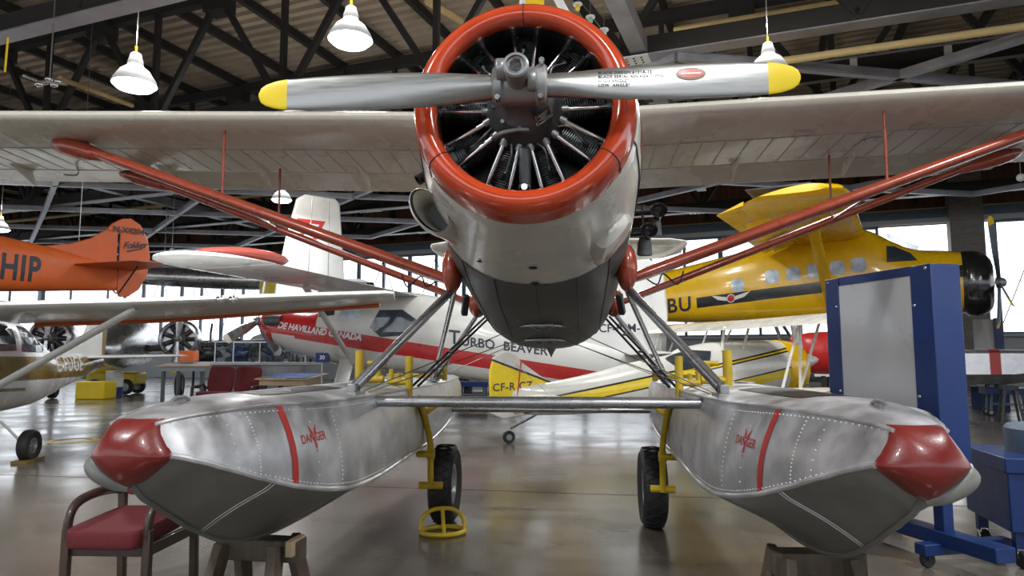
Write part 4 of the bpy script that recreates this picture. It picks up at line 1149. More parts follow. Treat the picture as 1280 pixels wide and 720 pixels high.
# ------------------------------------------------------------ small yellow and white biplane
bi = aroot('biplane', (0.02,12.1), (.93,.367), 'small yellow and white taildragger biplane under the floatplane\'s right wing', 'biplane')
yb = (.80,.58,.01); kb = (.02,.02,.02)
k1 = .18
mbi = mat('white_yellow_black_paint', (.66,.64,.58), .28, var=.05, scale=2, coat=.5,
   bands=[(.455,k1,.485,k1,-.3,3.5,kb),(.485,k1,.645,k1,-.3,3.5,yb),(.645,k1,.68,k1,-.3,3.5,kb),(.54,k1,.57,k1,3.5,5.8,kb),(.57,k1,.60,k1,3.5,5.8,yb),(.60,k1,.63,k1,3.5,5.8,kb),(.22,k1,.25,k1,-.3,5.8,kb),(.05,k1,.22,k1,-.3,5.8,yb)])
rows = [(-.05,.03,.98,.50),(.5,.13,1.02,.46),(1.5,.26,1.18,.46),(2.6,.36,1.42,.46),(3.2,.40,1.52,.48),(3.5,.42,1.66,.50),(4.1,.44,1.76,.54),(4.9,.45,1.80,.60),(5.6,.45,1.82,.66),(6.0,.43,1.80,.72)]
F_ = MB().loft(xsec(rows)); F_.build('fuselage', mbi, bi); bvb = F_.bvh()
MB().loft(xsec([(5.8,.455,1.83,.69),(6.05,.47,1.81,.71),(6.3,.43,1.73,.79),(6.45,.28,1.60,.98),(6.47,.05,1.38,1.2)])).build('nose_cowl', M['yel'], bi)
MB().lathe([(.15,-.02),(.17,.04),(.14,.22),(.07,.42),(.005,.52)],(6.45,0,1.38),(1,0,.1),20).build('spinner', M['white2'], bi)
prop3(bi,(6.51,0,1.39),(1,0,.06),2,.98,.085,M['silver'],M['tip'],R(170))
side_win(bvb,'cockpit_window',[(3.0,1.44),(3.5,1.60),(3.95,1.58),(3.8,1.3),(3.2,1.24)],bi,M['window'],-1,off=.025)
mfin = mat('fin_yellow_white_paint', (.66,.64,.58), .3, var=.05, bands=[(1.27,-.36,1.31,-.36,-1,.9,kb),(.82,.24,1.27,-.36,-1,.9,yb),(.78,.24,.82,.24,-1,.9,kb)])
finmesh([(-.42,.52),(-.45,1.2),(-.38,1.48),(-.15,1.58),(.05,1.52),(.14,1.40),(.62,1.08),(.9,1.02),(.4,.5),(-.2,.42)],0,.06).build('tail_fin', mfin, bi, bevel=.015)
decal('registration_lettering', text2d('CF-R CZ', .185, bold=.003, space=1.1), M['navy'], bi, (-.02,-.034,.97), (1,0,.05),(0,0,1), None,0,0)
MB().tube([(.14,-.035,1.42),(.02,-.035,.5)],.012,6).build('rudder_hinge_line', M['redpaint'], bi)
for s2 in (1,-1):
    wingmesh([(s2*.05,.75,.80,.75,0),(s2*1.05,.60,.80,.55,0),(s2*1.2,.45,.80,.35,0)],.07).build('tailplane', M['white'], bi)
    wt = [(s2*.05,5.25,2.20,1.10,11),(s2*2.6,5.25,2.22,1.10,11),(s2*2.95,5.15,2.20,.9,11),(s2*3.1,4.95,2.16,.5,11)]
    wo = wingmesh(wt,.11).build('upper_wing', M['white'], bi)
    wl = [(s2*.3,4.6,.84,1.0,10),(s2*2.6,4.6,.96,1.0,10),(s2*2.9,4.45,.95,.7,10)]
    wingmesh(wl,.11).build('lower_wing', M['white'], bi)
    for (a,b) in (((4.9,2.1,2.12),(4.4,2.1,.95)),((4.45,2.1,2.1),(4.0,2.1,.92)),((4.45,2.1,2.1),(4.4,2.1,.95)),((4.95,.25,2.1),(4.7,.33,1.6)),((4.35,.25,2.08),(4.2,.33,1.6))):
        MB().tube([(a[0],s2*a[1],a[2]),(b[0],s2*b[1],b[2])],.03,10,.6).build('wing_strut', M['white'], bi)
    MB().tube([(4.9,s2*.3,.72),(5.0,s2*.75,.22)],.03,10).build('gear_leg', M['white'], bi); wheel(bi,(5.0,s2*.8,.2),.2,.12,(0,1,0),'main_wheel')
MB().tube(smooth_path([(.5,0,.50),(.15,0,.34),(-.05,0,.25)],4),.018,8).build('tail_leg', M['steel'], bi); wheel(bi,(-.08,0,.11),.11,.07,(0,1,0),'tail_wheel')
MB().tube([(.05,-.03,1.35),(.3,-1.0,.82)],.005,5).tube([(.05,-.03,.5),(.3,-1.0,.78)],.005,5).build('tail_wire', M['wire'], bi)

# ------------------------------------------------------------ big yellow floatplane on the right
ot = aroot('yellow_floatplane', (8.6,19.0), (.87,-.49), 'big yellow high-wing floatplane with black nose and row of cabin windows, right', 'seaplane')
blk = (.016,.018,.022)
mot = mat('yellow_black_stripe_paint', (.80,.47,.006), .26, var=.07, scale=1.6, coat=.5, bands=[(3.17,.085,3.47,.085,-3.3,3.5,blk)])
rows = [(3.4,.62,4.12,2.62,2.2),(2.9,.70,4.20,2.50,2.4),(2.3,.76,4.26,2.42,2.6),(1.9,.80,4.44,2.40,2.8),(1.2,.84,4.86,2.38,3),(.6,.86,4.90,2.38,3),(-1.5,.84,4.62,2.42,3),(-3.2,.72,4.30,2.48,2.8),(-5.2,.46,3.95,2.62,2.5),(-7.2,.15,3.7,2.9,2.2),(-8.2,.04,3.6,3.1,2)]
F_ = MB().loft(xsec(rows)); F_.build('fuselage', mot, ot); bvo2 = F_.bvh()
MB().loft(xsec([(3.25,.64,4.14,2.58),(3.35,.72,4.16,2.50),(3.6,.76,4.13,2.48),(3.78,.72,4.04,2.56),(3.87,.6,3.92,2.68),(3.9,.5,3.82,2.78)])).build('nose_cowl', M['blackgloss'], ot)
for i, x in enumerate((-2.1,-1.17,-.62,-.1,.47,.97)):
    z = 3.62+.085*x + (.16 if i else .05)
    o = side_win(bvo2,'cabin_window',rrect(x,z,.36,.38,.12),ot,M['palewindow'],-1)
side_win(bvo2,'cockpit_window',[(1.62,3.9),(2.3,3.9),(2.15,4.10),(1.8,4.3),(1.62,4.32)],ot,M['window'],-1,off=.03)
MB().add([(2.35,-.55,4.28),(2.35,.55,4.28),(1.65,.5,4.70),(1.65,-.5,4.70)],[(0,1,2,3)]).build('windscreen', M['palewindow'], ot)
decal('registration_lettering', text2d('CF-BDBU', .58, bold=.012, space=1.12, align='RIGHT'), M['navy'], ot, (-3.45,-2,3.02), (1,0,.07),(0,0,1), bvo2, .010, .07)
em = merge2d(disc2d(.12,.12,20), poly2d([(-.55,.14),(-.12,.05),(-.12,-.06),(-.38,0)]), poly2d([(.55,.14),(.12,.05),(.12,-.06),(.38,0)]))
decal('winged_emblem', em, M['white2'], ot, (-2.30,-2,3.13), (1,0,.08),(0,0,1), bvo2, .009, .1)
decal('emblem_centre', disc2d(.095,.095,20), M['redpaint'], ot, (-2.30,-2,3.13), (1,0,.08),(0,0,1), bvo2, .012, .1)
c = V((4.05,0,3.32))
prop3(ot,c,(1,0,.05),3,1.75,.12,M['steelblue'],M['tip'],R(-8))
for s2 in (1,-1):
    wo = wingmesh([(s2*.4,1.15,4.66,2.0,3),(s2*6.6,1.15,4.56,2.0,3),(s2*7.05,1.05,4.58,1.7,3),(s2*7.2,.8,4.6,1.2,3)],.13).build('wing', M['yel'], ot)
    MB().bar((1.16,s2*5.1,4.57),(1.16,s2*5.9,4.56),.06,.16).build('de_icer_boot', M['redorange'], wo, bevel=.02)
    MB().bar((-.1,s2*2.2,4.82),(-.1,s2*6.9,4.76),1.2,.03,up=(0,0,1)).build('wing_walk', M['black'], wo)
    for (y0,y1,nm,dr) in ((.9,3.9,'flap',.10),(4.0,6.7,'aileron',.03)):
        MB().add([(-.78,s2*y0,4.55),(-.78,s2*y1,4.50),(-1.32,s2*y1,4.38-dr),(-1.32,s2*y0,4.42-dr),(-.78,s2*y0,4.63),(-.78,s2*y1,4.58)],[(0,1,2,3),(4,3,2,5),(0,3,4),(1,5,2),(0,4,5,1)]).build(nm, M['yel'], wo)
    for y in (1.6,2.6,3.6,5.2):
        MB().bar((-.5,s2*y,4.50),(-1.0,s2*y,4.32),.04,.14).build('hinge_bracket', M['yel'], wo)
    MB().tube([(.30,s2*.8,2.7),(.15,s2*3.1,4.48)],.13,18,.45,up=(0,1,0)).build('wing_strut', M['yel'], ot)
    # floats
    fl = MB(); rg = []
    for (x,hw,zt,zb) in ((5.2,.12,1.55,1.25),(4.8,.26,1.6,1.05),(4.0,.40,1.62,.88),(2.5,.45,1.62,.84),(-.5,.45,1.6,.84),(-2.5,.36,1.58,1.0),(-4.5,.12,1.55,1.35)):
        rg.append([V((x,s2*1.65+a*hw,z)) for a,z in ((-1,zb+.3*(zt-zb)),(-.95,zt-.06),(-.6,zt),(0,zt+.03),(.6,zt),(.95,zt-.06),(1,zb+.3*(zt-zb)),(.4,zb+.08),(0,zb),(-.4,zb+.08))])
    fo_ = fl.loft(rg).build('float', M['alu'], ot)
    fs_ = MB(); rg2 = []
    for x in (3.55,3.75):
        hw=.425; zt=1.622; zb=.865
        rg2.append([V((x,s2*1.65+a*(hw+.012),z)) for a,z in ((-1,zb+.3*(zt-zb)),(-.96,zt-.05),(-.6,zt+.01),(0,zt+.04),(.6,zt+.01),(.96,zt-.05),(1,zb+.3*(zt-zb)))])
    fs_.loft(rg2,closed=False,caps=False).build('warning_stripe', M['stripe'], fo_)
    for (a,b) in (((1.5,.7,2.45),(1.9,1.55,1.6)),((-1.2,.7,2.5),(-.8,1.55,1.6)),((1.5,.7,2.45),(-.6,1.55,1.6))):
        MB().tube([(a[0],s2*a[1],a[2]),(b[0],s2*b[1],b[2])],.05,10).build('float_strut', M['steel'], ot)
finmesh([(-6.2,3.8),(-7.5,5.6),(-8.3,5.7),(-8.5,3.4),(-7.8,3.0)],0,.14).build('fin', M['yel'], ot, bevel=.04)
wingmesh([(-3,-6.9,3.8,1.1,0),(3,-6.9,3.8,1.1,0)],.1).build('tailplane', M['yel'], ot)
# black-legged stands holding its floats
for (x,s2) in ((3.9,-1),(-1.5,-1),(3.9,1),(-1.5,1)):
    p = ot.matrix_basis @ V((x,s2*1.65,0))
    st = empty('float_stand', p, ot.rotation_euler.z, 'black steel stand under a silver float of the big yellow floatplane','stand','stands under the yellow floatplane')
    MB().box((0,0,.80),(.3,.7,.09)).build('stand_top', M['black'], st)
    for a in (-1,1):
        for b in (-1,1): MB().bar((a*.1,b*.28,.78),(a*.2,b*.36,0),.05,.05,up=(0,1,0)).build('leg', M['black'], st)
# ================================================================== the hangar (building axes turned 21 degrees)
BA = R(21)
BM = Matrix.Rotation(-BA,4,'Z')
def bw(x,y,z=0): return BM @ V((x,y,z))
YW = 37.3; SILL = 2.5; HEAD = 7.75; TOPW = 12.2
def struct(o): o['kind'] = 'structure'; return o
fl = MB().box((0,14,-.05),(130,110,.10)).build('floor', M['floor'], None, flat=True); struct(fl)
jt = MB().box((0,0,.0012),(40,.012,.0012)).build('trim_1', M['black'], None, flat=True); jt.rotation_euler.z = R(-9.5); jt.location = (.6,7.75,0); struct(jt)
# back wall, pierced by the window band
def bstruct(mb, name, m, **k): return struct(mb.xf(BM).build(name, m, None, **k))
bstruct(MB().box((-9,YW+.15,SILL/2),(78,.3,SILL)), 'wall_back_lower', M['wall'], flat=True)
bstruct(MB().box((-9,YW+.15,(HEAD+TOPW)/2),(78,.3,TOPW-HEAD)), 'wall_back', M['plank'], flat=True)
bstruct(MB().box((-9,YW-.12,HEAD+.45),(78,.25,.5)), 'trim_2', M['steelblue'])
bstruct(MB().box((-9,YW-.20,HEAD+.12),(78,.40,.22)), 'trim_3', M['wall'])
bstruct(MB().box((-9,YW-.20,HEAD+.72),(78,.10,.05)), 'trim_4', M['pipe'])
bstruct(MB().box((-9,YW-.10,SILL-.06),(78,.45,.12)), 'trim_5', M['wall'])
bstruct(MB().box((8.35,YW-.35,TOPW/2),(1.35,.7,TOPW)), 'wall_pillar', M['brick'], flat=True)
# wall studs on the planking
for i in range(26):
    x = -44+2.4*i
    if abs(x-8.35) < 1.2: continue
    bstruct(MB().box((x,YW-.10,(HEAD+1+TOPW)/2),(.22,.22,TOPW-HEAD-1)), 'trim_%d' % (6+i), M['truss'])
wi = 1
WP = glass('window_glass', (.97,.98,1.), .03, .05)
x = -47.0
while x < 27:
    wd = 3.7
    if not (x < 8.35+.7 and x+wd > 8.35-.7):
        w = MB()
        for (a,b,c,d) in ((x+.06,.12,SILL+(HEAD-SILL)/2,HEAD-SILL),(x+wd-.06,.12,SILL+(HEAD-SILL)/2,HEAD-SILL)):
            w.box((a,YW,c),(b,.14,d))
        for z in (SILL+.05,HEAD-.05): w.box((x+wd/2,YW,z),(wd,.14,.10))
        w.box((x+wd/2,YW-.02,(SILL+HEAD)/2),(.14,.18,HEAD-SILL))
        o = bstruct(w,'window_%d' % wi, M['steelblue'], flat=True)
        mu = MB()
        for i in range(1,5): mu.box((x+wd/2,YW+.01,SILL+(HEAD-SILL)*i/5),(wd-.2,.02,.012))
        for i in (1,3): mu.box((x+wd*i/4,YW+.01,(SILL+HEAD)/2),(.012,.02,HEAD-SILL-.1))
        mu.xf(BM).build('muntins', M['wall'], o, flat=True)
        MB().box((x+wd/2,YW+.04,(SILL+HEAD)/2),(wd-.1,.012,HEAD-SILL-.1)).xf(BM).build('pane', WP, o, flat=True)
        MB().bar((x+.1,YW-.16,SILL+.5),(x+wd/2,YW-.16,HEAD-.3),.035).bar((x+wd-.1,YW-.16,SILL+.5),(x+wd/2,YW-.16,HEAD-.3),.035).xf(BM).build('cross_brace', M['truss'], o, flat=True)
        wi += 1
    elif x < 8.35-.7:
        pass
    x += wd if not (x < 9.05 and x+wd > 7.65) else .675
# the other three sides of the hangar, each with its own window band
def side_wall(name, a, b, n):
    global wi
    A, B = V((a[0],a[1],0)), V((b[0],b[1],0)); d = (B-A); Lw = d.length; d.normalize()
    struct(MB().bar(A+V((0,0,SILL/2)),B+V((0,0,SILL/2)),.3,SILL).xf(BM).build(name+'_lower', M['wall'], None, flat=True))
    struct(MB().bar(A+V((0,0,(HEAD+TOPW)/2)),B+V((0,0,(HEAD+TOPW)/2)),.3,TOPW-HEAD).xf(BM).build(name, M['plank'], None, flat=True))
    for i in range(n):
        p, q = A+d*(Lw*i/n), A+d*(Lw*(i+1)/n); zc = (SILL+HEAD)/2
        fr = MB().bar(p+V((0,0,SILL)),p+V((0,0,HEAD)),.35,.3,up=d).bar((p+q)/2+V((0,0,SILL)),(p+q)/2+V((0,0,HEAD)),.12,.12,up=d).bar(p+V((0,0,zc)),q+V((0,0,zc)),.1,.08)
        o = struct(fr.xf(BM).build('window_%d' % wi, M['steelblue'], None, flat=True)); wi += 1
        MB().bar(p+V((0,0,zc)),q+V((0,0,zc)),.012,HEAD-SILL).xf(BM).build('pane', WP, o, flat=True)
side_wall('wall_left',(-48,-14),(-48,YW),12)
side_wall('wall_right',(27,-14),(27,YW),12)
side_wall('wall_front',(-48,-14),(27,-14),18)
# corrugated roof
RZ = 11.9
rg = []
for i in range(80):
    y = 4.0+.425*i
    for dy,dz in ((0,0),(.20,0),(.235,.12),(.39,.12)): rg.append([V((-52,y+dy,RZ+dz)),V((34,y+dy,RZ+dz))])
rf = MB().loft(rg,closed=False,caps=False).xf(BM).build('ceiling', M['roof'], None, flat=True); struct(rf)
struct(MB().box((-9,-8,RZ+.1),(86,24.2,.1)).xf(BM).build('ceiling_front', M['roof'], None, flat=True))
k = 40
for i in range(34):
    x = -50+2.25*i
    bstruct(MB().box((x,21,RZ-.19),(.16,34,.26)), 'trim_%d' % (k+i), M['truss'], flat=True)
# trusses
def truss(Y, x0=-46., x1=24.):
    t = empty('roof_truss', (0,0,0)); t['kind'] = 'structure'
    zl, zt = 7.8, 11.45
    MB().box(((x0+x1)/2,Y,zl+.22),(x1-x0,.10,.44)).xf(BM).build('lower_chord', M['truss'], t, flat=True)
    MB().box(((x0+x1)/2,Y,zl-.015),(x1-x0,.38,.03)).xf(BM).build('chord_flange', M['chord'], t, flat=True)
    MB().box(((x0+x1)/2,Y,zt),(x1-x0,.26,.34)).xf(BM).build('upper_chord', M['truss'], t, flat=True)
    wb = MB(); gp = MB()
    n = 0; x = -18.6-4.5*6
    while x < x1:
        for d in (-2.25,2.25):
            wb.bar((x,Y,zt),(x+d,Y,zl+.2),.15,.15)
        wb.bar((x+2.25,Y,zt),(x+2.25,Y,zl+.2),.14,.14)
        wb.bar((x,Y,zt),(x,Y,zt-.5),.5,.7)
        if n % 3 == 0: gp.box((x+2.25,Y,zl-.035),(1.1,.46,.02))
        n += 1; x += 4.5
    wb.xf(BM).build('truss_web', M['truss'], t, flat=True)
    gp.xf(BM).build('gusset_plate', M['lampshade'], t, flat=True)
    bl = MB()
    for i in range(0,n,3):
        x = -18.6-4.5*6+4.5*i+2.25
        for a in range(6):
            for b in range(3): bl.box((x-.4+.16*a,Y-.13+.13*b,zl-.052),(.035,.035,.02))
    o = bl.xf(BM).build('gusset_bolt', M['black'], t, flat=True); o['kind'] = 'stuff'
    return t
TY = (8.6,14.1,19.7,25.2,30.7)
for Y in TY: truss(Y)
# horizontal bracing between lower chords
for Y0,Y1 in zip(TY[1:-1],TY[2:]):
    for i in range(7):
        xa = -37.75+9*i
        for (a,b) in ((xa,xa+9),(xa+9,xa)):
            o = MB().bar(bw(a,Y0,7.72),bw(b,Y1,7.72),.16,.20).build('ceiling_brace', M['chord'], None, flat=True); struct(o)
# long steel beams along the building depth (crane rails) and cream pipes
for x in (-2.5,-24):
    struct(MB().box((x,15,8.02),(.34,24,.36)).xf(BM).build('ceiling_beam', M['chord'], None, flat=True))
for (Y,z,x0,x1) in ((15.8,9.1,-2,14),(15.0,7.66,-3.2,14),(24,8.6,-40,-9)):
    o = MB().tube([bw(x0,Y,z),bw(x1,Y,z)],.08,14).build('ceiling_pipe', M['pipe'], None); struct(o)
for (Y,z) in ((18.2,8.3),):
    o = MB()
    o.bar(bw(-3,Y,z),bw(12,Y,z),.06,.05).bar(bw(-3,Y,z+.5),bw(12,Y,z+.5),.06,.05)
    struct(o.build('ceiling_duct_rail', M['chord'], None, flat=True))
    o2 = MB()
    for i in range(8): o2.box((-2+2*i,Y,z+.25),(.16,.05,.5))
    struct(o2.xf(BM).build('ceiling_duct_bracket', M['lampshade'], None, flat=True))
    struct(MB().box((4.5,Y+.05,z+.25),(15,.03,.46)).xf(BM).build('ceiling_duct', M['truss'], None, flat=True))
struct(MB().tube([at(75,98,17.5),at(165,132,21.5)],.07,12).build('ceiling_pipe', M['pipe'], None))
struct(MB().tube([at(535,2,16),at(600,40,20)],.10,12).build('ceiling_pipe', M['pipe'], None))
struct(MB().box((-14.2,37.3-3,9.9),(.12,.12,3.5)).xf(BM).build('ceiling_hanger', M['chord'], None, flat=True))
# ---- high-bay lamps
def lamp(p, lit, label, watts=260, tilt=0.):
    l = empty('high_bay_lamp', p, 0, label, 'lamp', 'high bay lamps')
    MB().lathe([(.30,0),(.285,.06),(.20,.20),(.115,.27),(.105,.30)],(0,0,0),(0,0,1),36).build('lamp_shade', M['lampshade'], l)
    MB().lathe([(.105,.30),(.10,.36),(.085,.40),(.075,.46),(.06,.47),(.001,.47)],(0,0,0),(0,0,1),24).build('lamp_housing', M['lampshade'], l)
    MB().lathe([(.295,.0),(.24,-.055),(.12,-.085),(.001,-.09)],(0,0,0),(0,0,1),36).build('lamp_diffuser', M['lampglow'] if lit else M['lampshade'], l)
    h = 11.3-p[2]
    MB().tube([(0,0,.47),(0,0,h)],.008,6).build('hanging_cable', M['wire'], l)
    MB().tube([(0,0,.50),(0,0,.58)],.018,8).build('hook', M['yellow'], l)
    if lit:
        dp = bpy.data.lights.new('roof_fill_light','POINT'); dp.energy = watts*.8; dp.shadow_soft_size = .12; dp.color = (1.,.95,.85)  # added bare light above the shade, there to brighten the roof
        op = bpy.data.objects.new('roof_fill_light', dp); col.objects.link(op); op.parent = l; op.location = (0,0,.8)
        d = bpy.data.lights.new('lamp_light','AREA'); d.shape = 'DISK'; d.size = .5; d.energy = watts*1.2; d.color = (.93,.97,1.)
        o = bpy.data.objects.new('lamp_light', d); col.objects.link(o); o.parent = l; o.location = (0,0,-.12)
    return l
lamp(at(438,50,9.0), True, 'lit white high-bay lamp hanging just left of the red cowl ring')
lamp(at(168,106,9.6), True, 'lit white high-bay lamp hanging above the left wing near the corner')
lamp(at(961,90,10.4), True, 'white high-bay lamp hanging behind the yellow tip of the right propeller blade')
lamp(at(352,250,20.5), True, 'lit high-bay lamp beside the top of the tall fin numbered in red')
lamp(at(0,287,23.5), True, 'lit high-bay lamp low at the left edge above the orange fuselage')
for (x,y) in ((-4.5,1.0),(1.5,-1.5),(5.5,2.5)):  # fill lamps added out of view to brighten the near side
    lamp((x,y,6.6), True, 'unseen fill lamp added over the visitor side of the hangar', 420)
for (x,y) in ((1.2,15.5),):  # extra lamp added out of sight to light the hangar depth
    lamp((x,y,7.0), True, 'hidden fill lamp added deep in the hangar above the parked airplanes', 420)
# little coloured signal bulbs under the beam
for (u,v,c,nmx) in ((722,6,(.75,.55,.02),'yellow'),(738,22,(.25,.5,.42),'green'),(755,38,(.55,.65,.68),'clear')):
    p = at(u,v,11.)
    b = empty('signal_bulb', p, 0, 'small %s glass bulb with white disc hanging from the beam right of the cowl' % nmx, 'bulb', 'coloured bulbs under the beam')
    MB().lathe([(.001,.03),(.075,.02),(.08,.0),(.03,-.01)],(0,0,0),(0,0,1),20).build('reflector', M['lampshade'], b)
    MB().sph((0,0,-.06),.042,(1,1,1.3),14,10).build('glass_bulb', mat(nmx+'_bulb_glass',c,.1,coat=.5), b)
    MB().tube([(0,0,.03),(0,0,11.3-p.z)],.006,6).build('hanging_wire', M['wire'], b)
for (u,v,d) in ((1276,222,17),(215,313,27)):
    p = at(u,v,d)
    b = empty('pulley_block', p, 0, 'white pulley block hanging on a thin line '+('at the far right edge' if u>1000 else 'beside the orange tail fin'), 'pulley')
    MB().sph((0,0,0),.10,(1,1,1),14,10).build('block', M['lampshade'], b); MB().tube([(0,0,.1),(0,0,11.3-p.z)],.008,6).build('hanging_wire', M['wire'], b)
# orange hoist column with cream brace behind the top of the cowl
ho = empty('hoist_post', at(668,20,7.2)+V((0,0,-.4)), 0, 'orange hoist post hanging from the roof above the red cowl', 'hoist')
hz = 7.84-ho.location.z
MB().box((0,0,hz/2),(.20,.16,hz)).build('post', M['tip'], ho, bevel=.01)
MB().box((-.13,0,hz/2),(.06,.10,hz)).build('side_strip', M['lampshade'], ho)
MB().bar((.10,0,.9),(.45,0,.25),.07,.07).build('brace', M['lampshade'], ho)
ho.rotation_euler = (0,0,R(4))
# yellow warning rod, upper left
yr = MB().tube([at(10,47,12),at(6,90,12)],.018,8).build('hanging_rod', M['tip'], None)
tag(yr,'short yellow rod hanging from the beam in the top left corner','rod')
vb = empty('valve_cluster', at(62,102,12.5), 0, 'cluster of metal pipe valves under the roof at upper left', 'valves')
for i in range(5): MB().sph((.09*i-.2,.03*(i%2),.05*(i%3)-.05),.06,(1.2,1,.8),10,8).build('valve', M['chrome'], vb)
MB().tube([(-.5,0,.12),(-.2,0,.0),(.3,0,-.05)],.03,8).build('valve_pipe', M['steel'], vb)
MB().tube([(.0,0,.0),(.0,0,11.3-vb.location.z)],.012,6).build('hanger', M['wire'], vb)

# ================================================================== exhibits on the floor, far side
# two-seat red bench
be = empty('waiting_bench', (at(284,500,19.).x,19.0,0), R(-6), 'two-seat red upholstered bench with wooden arms in front of a display case','bench')
for sx in (-1,1):
    c_ = cushion(.38,.34,.07); c_.xf(Matrix.Translation((sx*.39,0,.46))).build('seat', M['redfabric'], be)
    c_ = cushion(.37,.36,.05); c_.xf(Matrix.Translation((sx*.39,.36,.86)) @ Matrix.Rotation(R(76),4,'X')).build('backrest', M['redfabric'], be)
    MB().tube(smooth_path([(sx*.84,-.34,0),(sx*.84,-.34,.55),(sx*.84,-.28,.66),(sx*.84,0,.68),(sx*.84,.30,.66),(sx*.84,.36,.0)],5),.035,10).build('arm_frame', M['chairwood'], be)
MB().bar((-.84,-.25,.36),(.84,-.25,.36),.05,.07).bar((-.84,.25,.36),(.84,.25,.36),.05,.07).build('seat_rail', M['chairwood'], be)
# display cabinet with glass box
dc = empty('display_case', (at(325,490,21.).x+.1,21.3,0), R(-6), 'grey display cabinet with a long glass case of models on top, behind the red bench','display case')
MB().box((0,0,.62),(2.9,1.2,1.24)).build('cabinet', M['deskgrey'], dc, bevel=.01)
MB().box((0,0,1.28),(3.0,1.3,.08)).build('cabinet_top', M['panel'], dc)
MB().box((-.72,-.61,1.12),(1.5,.02,.22)).build('dark_panel', M['gunmetal'], dc); MB().box((0.02,-.612,.62),(.08,.02,1.22)).build('dark_edge', M['gunmetal'], dc)
MB().box((0,0,1.62),(2.85,1.1,.62)).build('glass_box', M['glass'], dc, flat=True)
fr = MB()
for sx in (-1,1):
    for sy in (-1,1): fr.box((sx*1.42,sy*.55,1.62),(.025,.025,.62))
for sy in (-1,1): fr.box((0,sy*.55,1.93),(2.85,.025,.025)).box((0,sy*.55,1.62),(.025,.025,.62))
fr.build('glass_edge', M['lampshade'], dc, flat=True)
for i in range(26):
    x = -.4+1.7*random.random(); h = .10+.16*random.random()
    m_ = empty('model_figure', dc.matrix_basis @ V((x,-.35+.7*random.random(),1.32)), random.random(), 'tiny dark model figure standing in the glass display case', 'model', 'model figures in the glass case')
    MB().lathe([(.045,0),(.05,.02),(.03,h*.4),(.045,h*.7),(.02,h),(.001,h)],(0,0,0),(0,0,1),8).build('figure', M['navy'] if i % 3 else M['wood'], m_)
def table(p, rz, w, d, h, label, paper, legm):
    t = empty('display_table', p, rz, label, 'table')
    MB().box((0,0,h-.10),(w*.94,d*.94,.18)).build('apron', M['tablewood'] if legm == 'navy' else M['deskgrey'], t)
    MB().prism([(-d/2-.05,h-.04),(d/2+.05,h+.08),(d/2+.05,h+.11),(-d/2-.05,h-.01)],(0,0,0),(0,1,0),(0,0,1),w+.1).build('table_top', M['tablewood'], t)
    for sx in (-1,1):
        for sy in (-1,1): MB().box((sx*w*.40,sy*d*.38,(h-.15)/2),(.09,.09,h-.15)).build('leg', M[legm], t)
        MB().prism([(-d/2+.03,h-.004),(d/2-.03,h+.102),(d/2-.03,h+.107),(-d/2+.03,h+.001)],(sx*w*.235,0,.006),(0,1,0),(0,0,1),w*.42).build('picture_sheet', paper, t)
    return t
table((at(365,480,18.6).x,18.6,0), R(-14), 1.45,1.0,.92,'pale wooden display table with blue picture sheets and dark legs beside the bench', M['bluepaper'],'navy')
table((at(238,470,23.).x,23.0,0), R(-6), 1.7,1.1,1.20,'grey display table with white sheets left of the glass case', M['panel'],'gunmetal')
# engine exhibits on blue stands
def engine_stand(p, rz, label, kind):
    e = empty('engine_exhibit', p, rz, label, 'engine')
    st = MB()
    for sx in (-.5,.5):
        for sy in (-.35,.35): st.box((sx,sy,.5),(.08,.08,1.0))
    st.box((0,.35,.95),(1.1,.08,.1)).box((0,-.35,.95),(1.1,.08,.1)).box((0,.35,.15),(1.1,.08,.08)).box((0,-.35,.15),(1.1,.08,.08))
    st.build('engine_stand', M['blue'], e)
    c = (0,0,1.55)
    MB().lathe([(.001,-.5),(.22,-.48),(.3,-.3),(.3,.2),(.2,.35),(.1,.6),(.001,.62)],c,(.3,-1,.1),20).build('crankcase', M[kind], e)
    for k in range(7):
        a = 2*pi*k/7
        u = V((cos(a),0.15,sin(a))).normalized()
        MB().lathe([(.12,.2),(.14,.25),(.12,.3),(.14,.35),(.12,.4),(.14,.45),(.12,.5),(.14,.55),(.1,.62),(.001,.64)],c,u,12).build('cylinder', M['gunmetal'], e)
    return e
engine_stand((at(300,440,26).x,26,0), 0, 'radial engine on a blue stand behind the glass display case', 'blue')
engine_stand((at(345,440,28).x,28,0), .4, 'second radial engine on a blue stand nearer the red aircraft nose', 'blue')
engine_stand((at(262,440,30).x,30,0), .9, 'dark radial engine on a stand below the silver propeller', 'gunmetal')
oc = MB().box((0,0,0),(.5,.4,.35)).build('storage_crate', M['orange'], None, bevel=.02); oc.location = at(237,446,24.)
oc.location.z = 1.33+.175; oc.location.y = 23.0; oc.location.x = at(236,446,23).x; tag(oc,'small orange crate on the grey display table','crate')
# blue tarpaulin nose / white dome behind the case
wd = MB().lathe([(.9,0),(.88,.5),(.7,1.1),(.4,1.45),(.001,1.6)],(0,0,0),(0,0,1),28).build('white_cockpit_dome', M['white2'], None); wd.location = (at(328,440,30).x,30,0.9); 
tag(wd,'white cockpit canopy dome on the floor behind the glass case','canopy')
MB().lathe([(.92,-.9),(.92,.05)],(0,0,0),(0,0,1),28).build('dome_base', M['blue'], wd)
